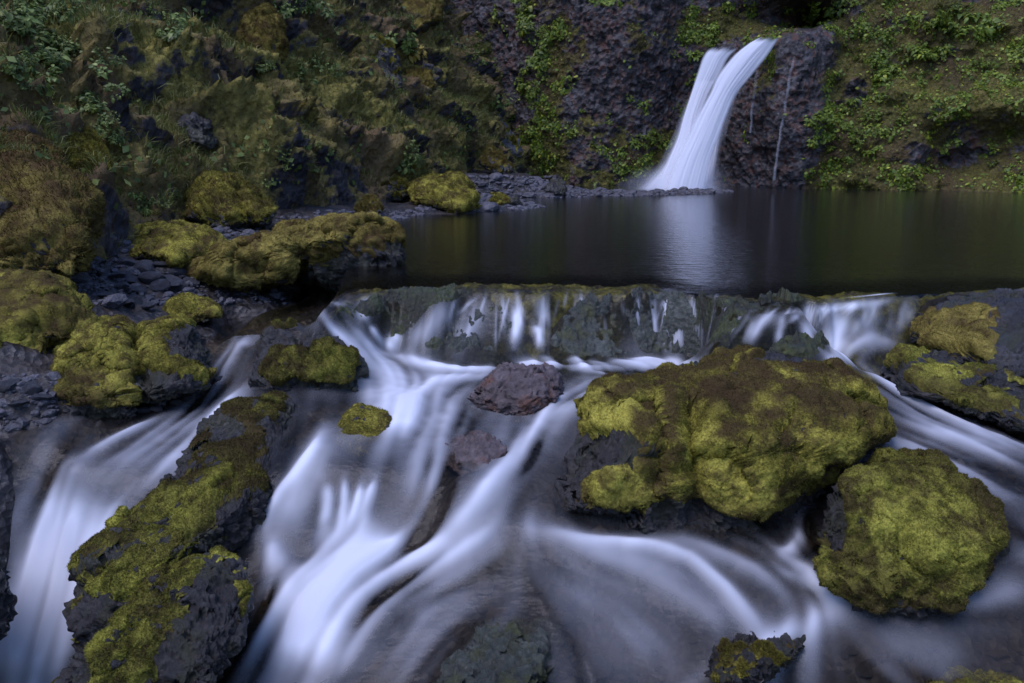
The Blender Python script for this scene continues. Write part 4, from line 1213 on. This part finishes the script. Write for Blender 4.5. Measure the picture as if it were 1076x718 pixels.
# pebbles on the stream bed
px = rng.uniform(0, 1076, 2600); py = rng.uniform(380, 718, 2600)
p, t = on_floor(px, py)
p[:, 2] = np.minimum(gz_at(p[:, 0], p[:, 1]), wz_at(p[:, 0], p[:, 1]) - .05)
scatter_stones('pebbles', p, .012 + .02 * rng.random(len(p)) ** 2, M['pebble'], 4)
px = rng.uniform(240, 1076, 110); py = rng.uniform(395, 718, 110)
p, t = on_floor(px, py); sz = .04 + .07 * rng.random(len(p)) ** 1.5
p[:, 2] = wz_at(p[:, 0], p[:, 1]) - .06 - sz * .75
scatter_stones('pebbles', p, sz, M['pebble'], 6, sub=3)
print('stones', time.time() - T0)


# ------------------------------------------------------------------ waterfall
def ribbon(rows, nu, nv, bulge, seed, edge=.25, str_u=16, base=.95, dens_v=None, back=0.):
    rows = np.array(rows, float)
    L = np.linspace(0, 1, len(rows)); q = np.linspace(0, 1, nv)
    Rr = []
    P = resample(np.concatenate([rows], 0), 1.0)[0]
    l = np.linspace(0, 1, len(P))
    R4 = np.stack([np.interp(q, l, P[:, k]) for k in range(4)], 1)
    u = np.linspace(0, 1, nu)
    uu, vv = np.meshgrid(u, q, indexing='ij')
    for i in range(nv):
        hs = [shoot(R4[i, 0] * (1 - t) + R4[i, 1] * t, R4[i, 2], 'c') for t in (.1, .5, .9)]
        hs = [float((h[0] - CAM) @ FW) for h in hs if h]
        if hs: R4[i, 3] = min(R4[i, 3], min(hs) - .12)
    R4[:, 3] = np.minimum(R4[:, 3], 20.95)
    mm = max(3, nv // 3) | 1; kk = np.hanning(mm + 2)[1:-1]; kk /= kk.sum()
    R4[:, 3] = np.convolve(np.pad(R4[:, 3], mm // 2, mode='edge'), kk, 'valid')
    R4[:, 3] = np.minimum.accumulate(R4[:, 3]) - .3 * q
    px = R4[None, :, 0] * (1 - uu) + R4[None, :, 1] * uu
    py = np.broadcast_to(R4[None, :, 2], uu.shape)
    dp = R4[None, :, 3] - bulge * (1 - (2 * uu - 1) ** 2) + back
    uf, vf = uu.ravel(), vv.ravel()
    st = .5 * fbm(np.stack([uf * str_u * .6, vf * 1.3, 0 * uf + seed], 1), 2) + .16 * fbm(np.stack([uf * str_u * 2, vf * 2.2, 0 * uf + seed + 5], 1), 2)
    st = np.maximum(st, -.4)
    P3_ = at_d(px.ravel(), py.ravel(), dp.ravel() - .03 * st)
    e = sstep(0, edge, uf + .10 * st) * sstep(0, edge, 1 - uf + .10 * st)
    fo = np.clip(base * e * (1 + .36 * st), 0, .98) * sstep(0, .07, vf + .04 * st)
    return P3_, grid_faces(nu, nv), fo, uf, vf, st


def join(parts):
    vs, fs, a, k = [], [], [], 0
    for v, f, fo in parts:
        vs.append(v); fs.append(f + k); a.append(fo); k += len(v)
    return np.concatenate(vs), np.concatenate(fs), np.concatenate(a)


right_rows = [(798, 820, 39, 20.95), (784, 815, 47, 20.9), (768, 806, 60, 20.85), (752, 790, 80, 20.75), (744, 776, 98, 20.65), (732, 767, 120, 20.55), (720, 758, 145, 20.45), (708, 749, 170, 20.4), (697, 743, 199, 20.35)]
left_rows = [(744, 780, 49, 20.98), (737, 768, 60, 20.95), (732, 760, 75, 20.9), (725, 747, 97, 20.8), (717, 737, 122, 20.7), (710, 733, 147, 20.6), (699, 727, 172, 20.5), (687, 722, 199, 20.45)]
veil_rows = [(724, 790, 92, 20.9), (716, 775, 110, 20.85), (706, 764, 140, 20.75), (688, 760, 175, 20.6), (664, 758, 199, 20.3)]
parts = []
v, f, fo, uf, vf, st = ribbon(right_rows, 110, 200, .12, 23, .24, 8, 1.7); parts.append((v, f, fo))
v, f, fo, uf, vf, st = ribbon(left_rows, 80, 200, .08, 2, .26, 7, 1.5); parts.append((v, f, fo))
v, f, fo, uf, vf, st = ribbon(veil_rows, 110, 160, .0, 3, .22, 12, .72); fo = fo * sstep(.05, .5, vf); parts.append((v, f, fo))
mist_rows = [(676, 760, 168, 20.4), (662, 768, 180, 20.1), (650, 776, 190, 19.9), (645, 780, 201, 19.8)]
v, f, fo, uf, vf, st = ribbon(mist_rows, 60, 40, .1, 4, .48, 3, .5); fo = fo * sstep(0, .8, vf); parts.append((v, f, fo))
v, f, a = join(parts)
wf_org = at_z(715., 197., 0.)
wf = mesh_obj('waterfall', v, f, M['fall'], origin=wf_org, attrs=dict(foam=a))
tag(wf, 'tall white waterfall in two merging strands dropping into the dark pool', 'waterfall')
tr_rows = [([(835, 838, 55, 20.4), (829, 833, 75, 20.2), (825, 829, 100, 20.1), (820, 824, 130, 20.0), (815, 819, 160, 19.95), (811, 816, 190, 19.9)], 'long thin trickle of water down the black rock right of the waterfall'),
           ([(794, 798, 72, 20.7), (791, 795, 95, 20.5), (788, 792, 115, 20.4), (787, 790, 140, 20.35)], 'short faint trickle of water close to the right side of the waterfall')]
for rows, lab in tr_rows:
    rr = []
    rows = resample(np.array(rows, float), 5.0)[0]
    wob = 1.6 * fbm(np.stack([rows[:, 2] * .09, rows[:, 2] * 0, rows[:, 0] * 0 + rows[0, 0]], 1), 3)
    rows[:, 0] += wob; rows[:, 1] += wob
    for (a, b, y, d) in rows:
        h = shoot((a + b) / 2, y, 'c'); dd = float((h[0] - CAM) @ FW) - .10 if h else d
        rr.append((a, b, y, dd))
    v, f, fo, uf, vf, st = ribbon(rr, 10, 120, .02, 9, .4, 2, .22)
    fo = fo * np.clip(.75 + .8 * fbm(np.stack([vf * 9, uf * 0, uf * 0 + 2], 1), 3), .05, 1.2)
    tag(mesh_obj('trickle', v, f, M['fall'], origin=at_d(rr[-1][0], rr[-1][2], rr[-1][3]), attrs=dict(foam=fo)), lab, 'waterfall')
# dark rock rib between and behind the strands
boulder('rock_rib', 'dark wet rock rib splitting the top of the waterfall', 'rock', [(738, 115), (748, 85), (765, 60), (785, 50), (792, 58), (775, 78), (758, 102), (745, 122)], d_base=21.1, d_top=21.9, thick=.25, sub=5, seed=51, water=False, fine=.5)
boulder('rock_rib', 'black wet rock lip under the top of the waterfall', 'rock', [(735, 60), (745, 48), (790, 42), (825, 38), (845, 50), (830, 75), (790, 90), (755, 120), (735, 130), (722, 120)], d_base=21.6, d_top=22.6, thick=.5, sub=5, seed=52, water=False, fine=.5)
print('waterfall', time.time() - T0)


# ------------------------------------------------------------------ plants
def leaf_blade(L, W, curl, n=4):
    t = np.linspace(0, 1, n + 1)
    w = W * np.sin(np.pi * np.clip(t * .92 + .06, 0, 1)) ** .8
    z = -curl * t ** 2 * L
    a = np.stack([t * L, -w, z + .25 * w], 1); b = np.stack([t * L, 0 * w, z], 1); c = np.stack([t * L, w, z + .25 * w], 1)
    v = np.concatenate([a, b, c]); m = n + 1
    f = [(i, i + 1, m + i + 1, m + i) for i in range(n)] + [(m + i, m + i + 1, 2 * m + i + 1, 2 * m + i) for i in range(n)]
    return v, np.array(f)


def rot(v, yaw, pitch, loc):
    cp, sp, cy, sy = math.cos(pitch), math.sin(pitch), math.cos(yaw), math.sin(yaw)
    x = v[:, 0] * cp - v[:, 2] * sp; z = v[:, 0] * sp + v[:, 2] * cp
    return np.stack([x * cy - v[:, 1] * sy, x * sy + v[:, 1] * cy, z], 1) + loc


def plant(seed, n_stem, leaf_l, height, spread):
    """compound-leaved herb: stems carrying leaves of several leaflets"""
    r = np.random.default_rng(seed)
    lv, lf, lt, k = [], [], [], 0; sv, sf, sk = [], [], 0
    for s in range(n_stem):
        yaw = r.random() * 6.28; out = spread * (.25 + .75 * r.random()); hgt = height * (.45 + .6 * r.random())
        base = np.array([0, 0, 0.]); top = np.array([math.cos(yaw) * out, math.sin(yaw) * out, hgt]); midp = (base + top) / 2 + [0, 0, hgt * .18]
        side = np.array([-math.sin(yaw), math.cos(yaw), 0]) * .004
        qs = [base, midp, top]
        sv.append(np.array([x + d for x in qs for d in (-side, side)])); sf.append(np.array([[0, 1, 3, 2], [2, 3, 5, 4]]) + sk); sk += 6
        for j in range(r.integers(5, 8)):
            L = leaf_l * (.6 + .7 * r.random())
            v, f = leaf_blade(L, L * (.26 + .12 * r.random()), .3 + .5 * r.random(), 3)
            pos = top * (.72 + .3 * r.random()) + r.normal(size=3) * .25 * leaf_l
            v = rot(v, yaw + r.normal() * 1.3, .35 * r.normal() + .05, pos)
            lv.append(v); lf.append(f + k); lt.append(np.full(len(v), r.random())); k += len(v)
    return (np.concatenate(lv), np.concatenate(lf), np.concatenate(lt)), (np.concatenate(sv), np.concatenate(sf))


proto = {}
for kind, mat in (('blue', 'leaf_blue'), ('yellow', 'leaf_yellow'), ('gold', 'leaf_gold')):
    proto[kind] = []
    for q in range(4 if kind != 'gold' else 1):
        (v, f, t), (v2, f2) = plant(200 + q * 7 + len(kind), 7 + 4 * q, (.135, .075, .105, .055)[q], (.26, .34, .30, .38)[q], (.26, .22, .30, .34)[q])
        o = mesh_obj('leaves', v, f, M[mat], attrs=dict(tint=t)); o2 = mesh_obj('stem', v2, f2, M['stem'], attrs=dict(tint=np.zeros(len(v2))))
        proto[kind].append((o.data, o2.data)); bpy.data.objects.remove(o); bpy.data.objects.remove(o2)


def put_plant(px, py, size_px, kind, label, group=None, which='hc'):
    h = shoot(px, py, which)
    if h is None: return
    p, n, dist, _ = h
    a, b = random.choice(proto[kind])
    e = bpy.data.objects.new('leafy_plant', None); COL.objects.link(e)
    e.empty_display_size = .1
    up = Vector(n) * .75 + Vector((0, 0, .65)); up.normalize()
    e.rotation_mode = 'QUATERNION'
    e.rotation_quaternion = up.to_track_quat('Z', 'Y') @ Vector((0, 0, 1)).rotation_difference(Vector((math.sin(random.random()) * .0, 0, 1)))
    e.rotation_quaternion = e.rotation_quaternion @ __import__('mathutils').Quaternion((0, 0, 1), random.uniform(0, 6.28))
    e.location = p - n * .02
    s = size_px * dist / F / .33
    e.scale = (s, s, s)
    tag(e, label, 'plant', group)
    for nm, me in (('leaves', a), ('stem', b)):
        c = bpy.data.objects.new(nm, me); COL.objects.link(c); c.parent = e


G1 = 'leafy herbs on the upper left hillside'
L1 = 'bluish-green leafy herb in the thicket at the upper left of the hillside'
clusters = [  # centre, spread, count, size, kind, label, group
    ((40, 25), (40, 22), 20, 13, 'blue', L1, G1), ((60, 70), (45, 22), 20, 12, 'blue', L1, G1), ((95, 115), (35, 16), 12, 11, 'blue', L1, G1), ((20, 60), (18, 30), 8, 11, 'blue', L1, G1),
    ((175, 35), (22, 14), 9, 10, 'blue', 'leafy herb in the clump left of the leaning mossy slab', 'herbs left of the leaning mossy slab'),
    ((320, 10), (30, 8), 9, 9, 'blue', 'leafy herb along the top edge right of the leaning mossy slab', 'herbs along the top edge of the hillside'),
    ((335, 80), (25, 9), 7, 10, 'blue', 'leafy herb drooping over the overhang in the right part of the hillside', 'herbs drooping over the overhang'),
    ((160, 215), (28, 9), 8, 9, 'blue', 'small herb at the foot of the hillside behind the olive moss mound', 'herbs at the hillside foot'),
    ((110, 140), (16, 8), 6, 9, 'blue', 'herb hanging just above the angular lichen-green block', 'herbs above the angular block'),
    ((60, 165), (30, 10), 6, 7, 'blue', 'small herb on top of the great mossy shoulder at the left edge', 'herbs on the mossy shoulder'),
    ((280, 70), (9, 5), 3, 10, 'blue', 'herb right under the leaning mossy slab', 'herbs under the leaning mossy slab'),
    ((425, 48), (10, 8), 4, 10, 'blue', 'dark green herb beside the golden plant on the spur', 'herbs beside the golden plant'),
    ((428, 172), (8, 8), 4, 10, 'blue', 'herb above the wide moss-covered rock by the far shore', 'herbs above the far-shore rock'),
    ((518, 110), (6, 7), 3, 8, 'blue', 'herb on the spur above the grey leaning slab', 'herbs on the spur'),
    ((300, 165), (50, 25), 9, 7, 'blue', 'single small herb on the open mossy slope of the hillside', 'herbs scattered on the open slope'),
    ((555, 20), (14, 14), 6, 10, 'yellow', 'leafy plant at the top of the green strip on the back cliff', 'plants in the green strip, upper'),
    ((562, 75), (9, 40), 16, 8, 'yellow', 'leafy plant in the vertical green strip on the back cliff', 'plants in the green strip, lower'),
    ((600, 140), (40, 25), 10, 7, 'yellow', 'small plant on the mossy foot of the back cliff', 'plants on the foot of the back cliff'),
    ((735, 45), (16, 14), 6, 8, 'yellow', 'plant on the mossy rock left of the waterfall top', 'plants left of the waterfall top'),
    ((682, 155), (16, 14), 10, 7, 'yellow', 'bright plant in the green fringe left of the waterfall foot', 'plants left of the waterfall foot'),
    ((865, 15), (28, 9), 12, 9, 'yellow', 'leafy plant in the curtain right above the waterfall notch', 'plants above the waterfall notch'),
    ((1000, 25), (26, 16), 12, 9, 'yellow', 'leafy plant high on the mossy right wall', 'plants high on the right wall'),
    ((985, 60), (35, 14), 12, 8, 'yellow', 'yellow-green plant in the upper middle of the mossy right wall', 'plants in the upper middle of the right wall'),
    ((920, 62), (20, 18), 10, 8, 'yellow', 'yellow-green plant on the steep dark part of the right wall', 'plants on the dark part of the right wall'),
    ((905, 130), (30, 25), 20, 7, 'yellow', 'yellow-green plant in the middle of the mossy right wall', 'plants in the middle of the right wall'),
    ((860, 130), (16, 25), 12, 7, 'yellow', 'plant beside the wet black rock right of the trickles', 'plants beside the trickles'),
    ((1045, 70), (26, 18), 8, 7, 'yellow', 'small plant on the open mossy slope at the right edge', 'plants on the slope at the right edge'),
    ((1042, 178), (4, 3), 1, 9, 'blue', 'lone dark green herb by the water under the right-hand hollow', None),
    ((436, 62), (1, 1), 1, 10, 'gold', 'golden-yellow plant on the hillside spur', None),
]
for (c, sp, n, sz, kind, lab, grp) in clusters:
    for q in range(n):
        put_plant(random.gauss(c[0], sp[0] * .6), random.gauss(c[1], sp[1] * .6), sz * random.uniform(.7, 1.35), kind, lab, grp)
print('plants', time.time() - T0)


# ------------------------------------------------------------------ grass and creeping greenery (uncountable)
def blades(name, v, f, w, nrm, n, L, wid, mat, bend=.6, upw=.9):
    idx, ff, bc = tri_sample(v, f, w, n); t = ff[idx]
    p = (v[t] * bc[..., None]).sum(1); nm = (nrm[t] * bc[..., None]).sum(1)
    d = nm * .6 + rng.normal(size=(n, 3)) * .38; d[:, 2] += upw; d /= np.linalg.norm(d, axis=1)[:, None]
    ln = (L * (.5 + rng.random(n)))[:, None]
    out = nm * [1, 1, 0] + rng.normal(size=(n, 3)) * .4; out[:, 2] = -.5
    s = np.cross(d, rng.normal(size=(n, 3))); s /= np.linalg.norm(s, axis=1)[:, None]
    s = s * wid
    a, b = p - s, p + s; m1 = p + d * ln * .55; tip = p + d * ln * .85 + out * ln * bend * .5
    vv = np.stack([a, b, m1 - s * .7, m1 + s * .7, tip], 1).reshape(-1, 3)
    k = np.arange(n) * 5
    fq = np.concatenate([np.stack([k, k + 1, k + 3], 1), np.stack([k, k + 3, k + 2], 1), np.stack([k + 2, k + 3, k + 4], 1)])
    return tag(mesh_obj(name, vv, fq, M[mat], attrs=dict(tint=np.repeat(rng.random(n), 5))), kind='stuff')


hcen = HPo[hf].mean(1); hfn = hn2[hf].mean(1)
gm = fbm(hcen * .9 + 77, 3)
wg = sstep(-.05, .35, gm) * sstep(.2, .6, hcen[:, 2]) * sstep(.15, .5, hfn[:, 2]) + .02
inview = (hcen[:, 1] > 2) & (hcen[:, 2] > .0)
blades('grass', HPo, hf, wg * inview, hn2, 260000, .15, .004, 'grass')


def leaflets(name, v, f, w, nrm, n, size, mat):
    idx, ff, bc = tri_sample(v, f, w, n); t = ff[idx]
    p = (v[t] * bc[..., None]).sum(1); nm = (nrm[t] * bc[..., None]).sum(1)
    d = rng.normal(size=(n, 3)); d -= nm * (d * nm).sum(1)[:, None] * .8; d[:, 2] -= .2; d /= np.linalg.norm(d, axis=1)[:, None]
    s = np.cross(d, nm + .5 * rng.normal(size=(n, 3))); s /= np.linalg.norm(s, axis=1)[:, None]
    sz = (size * (.35 + 1.9 * rng.random(n) ** 2.2))[:, None]
    p = p + nm * (.01 + .06 * rng.random(n) ** 2)[:, None]
    vv = np.stack([p, p + d * sz * .5 + s * sz * .35 + nm * sz * .1, p + d * sz, p + d * sz * .5 - s * sz * .35 + nm * sz * .1], 1).reshape(-1, 3)
    return tag(mesh_obj(name, vv, np.arange(n * 4).reshape(-1, 4), M[mat], attrs=dict(tint=np.repeat(rng.random(n), 4))), kind='stuff')


ccen = CPo[cf].mean(1)
cm = ms[cf].mean(1); lf_n = fbm(ccen * 1.6 + 5, 4)
vis = (ccen[:, 1] > 12) & (ccen[:, 2] > .02) & (ccen[:, 2] < 6.5)
leaflets('creeping_greenery', CPo, cf, vis * sstep(.35, .8, cm + .5 * lf_n) * (sstep(.02, .45, lf_n) + .05), cnn, 60000, .055, 'leaf_yellow')
leaflets('undergrowth', HPo, hf, inview * sstep(.0, .4, fbm(hcen * .7 + 90, 3)) * sstep(.3, 1.2, hcen[:, 2]), hn2, 60000, .05, 'leaf_blue')
# dry brown moss fringe over hillside: short shoots
tv, tf, tt, bc = tufts(HPo, hf, inview * sstep(.3, .7, mossy[hf].mean(1)) + 1e-9, 300000, .055, .005, hn2)
tag(mesh_obj('moss_cover', tv, tf, M['moss_ochre'], attrs=dict(bright=np.repeat(np.clip(.9 * rng.random(len(tt)) - .25, 0, 1), 3), brown=np.repeat(np.clip(rng.random(len(tt)) * 1.2 - .35, 0, 1), 3))), kind='stuff')
tv, tf, tt, bc = tufts(CPo, cf, vis * sstep(.35, .8, cm) + 1e-9, 110000, .05, .006, cnn)
tag(mesh_obj('wall_moss', tv, tf, M['moss'], attrs=dict(bright=np.repeat(np.clip(.6 * rng.random(len(tt)) - .2, 0, 1), 3), brown=np.repeat(np.clip(rng.random(len(tt)) * 1.0 - .4, 0, 1), 3))), kind='stuff')
print('greenery', time.time() - T0)

# ------------------------------------------------------------------ light: blue overcast dusk from above and behind the camera
SUN_EL, SUN_AZ = math.radians(64), math.radians(232)
w = bpy.data.worlds.new('World'); scene.world = w; w.use_nodes = True
nt = w.node_tree
sky = nt.nodes.new('ShaderNodeTexSky'); sky.sky_type = 'NISHITA'; sky.sun_disc = False
sky.sun_elevation = SUN_EL; sky.sun_rotation = SUN_AZ
sky.air_density = 1.2; sky.dust_density = 1.0; sky.ozone_density = 4.0
bg = nt.nodes['Background']; nt.links.new(sky.outputs[0], bg.inputs[0]); bg.inputs[1].default_value = .10
sl = bpy.data.lights.new('sun', 'SUN'); sl.energy = 1.2; sl.angle = math.radians(42); sl.color = (1, .95, .88)
so = bpy.data.objects.new('sun', sl); COL.objects.link(so)
sdv = Vector((math.sin(SUN_AZ) * math.cos(SUN_EL), math.cos(SUN_AZ) * math.cos(SUN_EL), math.sin(SUN_EL)))
so.rotation_euler = sdv.to_track_quat('Z', 'Y').to_euler()
so.location = (0, 0, 30)

vs_ = scene.view_settings
scene.display_settings.display_device = 'sRGB'
vs_.view_transform = 'Standard'; vs_.look = 'None'; vs_.gamma = 1.0; vs_.use_curve_mapping = False
vs_.exposure = 0.84
vs_.use_white_balance = True
vs_.white_balance_temperature = 5500
vs_.white_balance_tint = 27
cy = scene.cycles
cy.use_denoising = True
cy.max_bounces = 6; cy.diffuse_bounces = 2; cy.glossy_bounces = 3; cy.transparent_max_bounces = 12; cy.transmission_bounces = 2
cy.caustics_reflective = False; cy.caustics_refractive = False
cy.sample_clamp_indirect = 4
print('done', time.time() - T0)
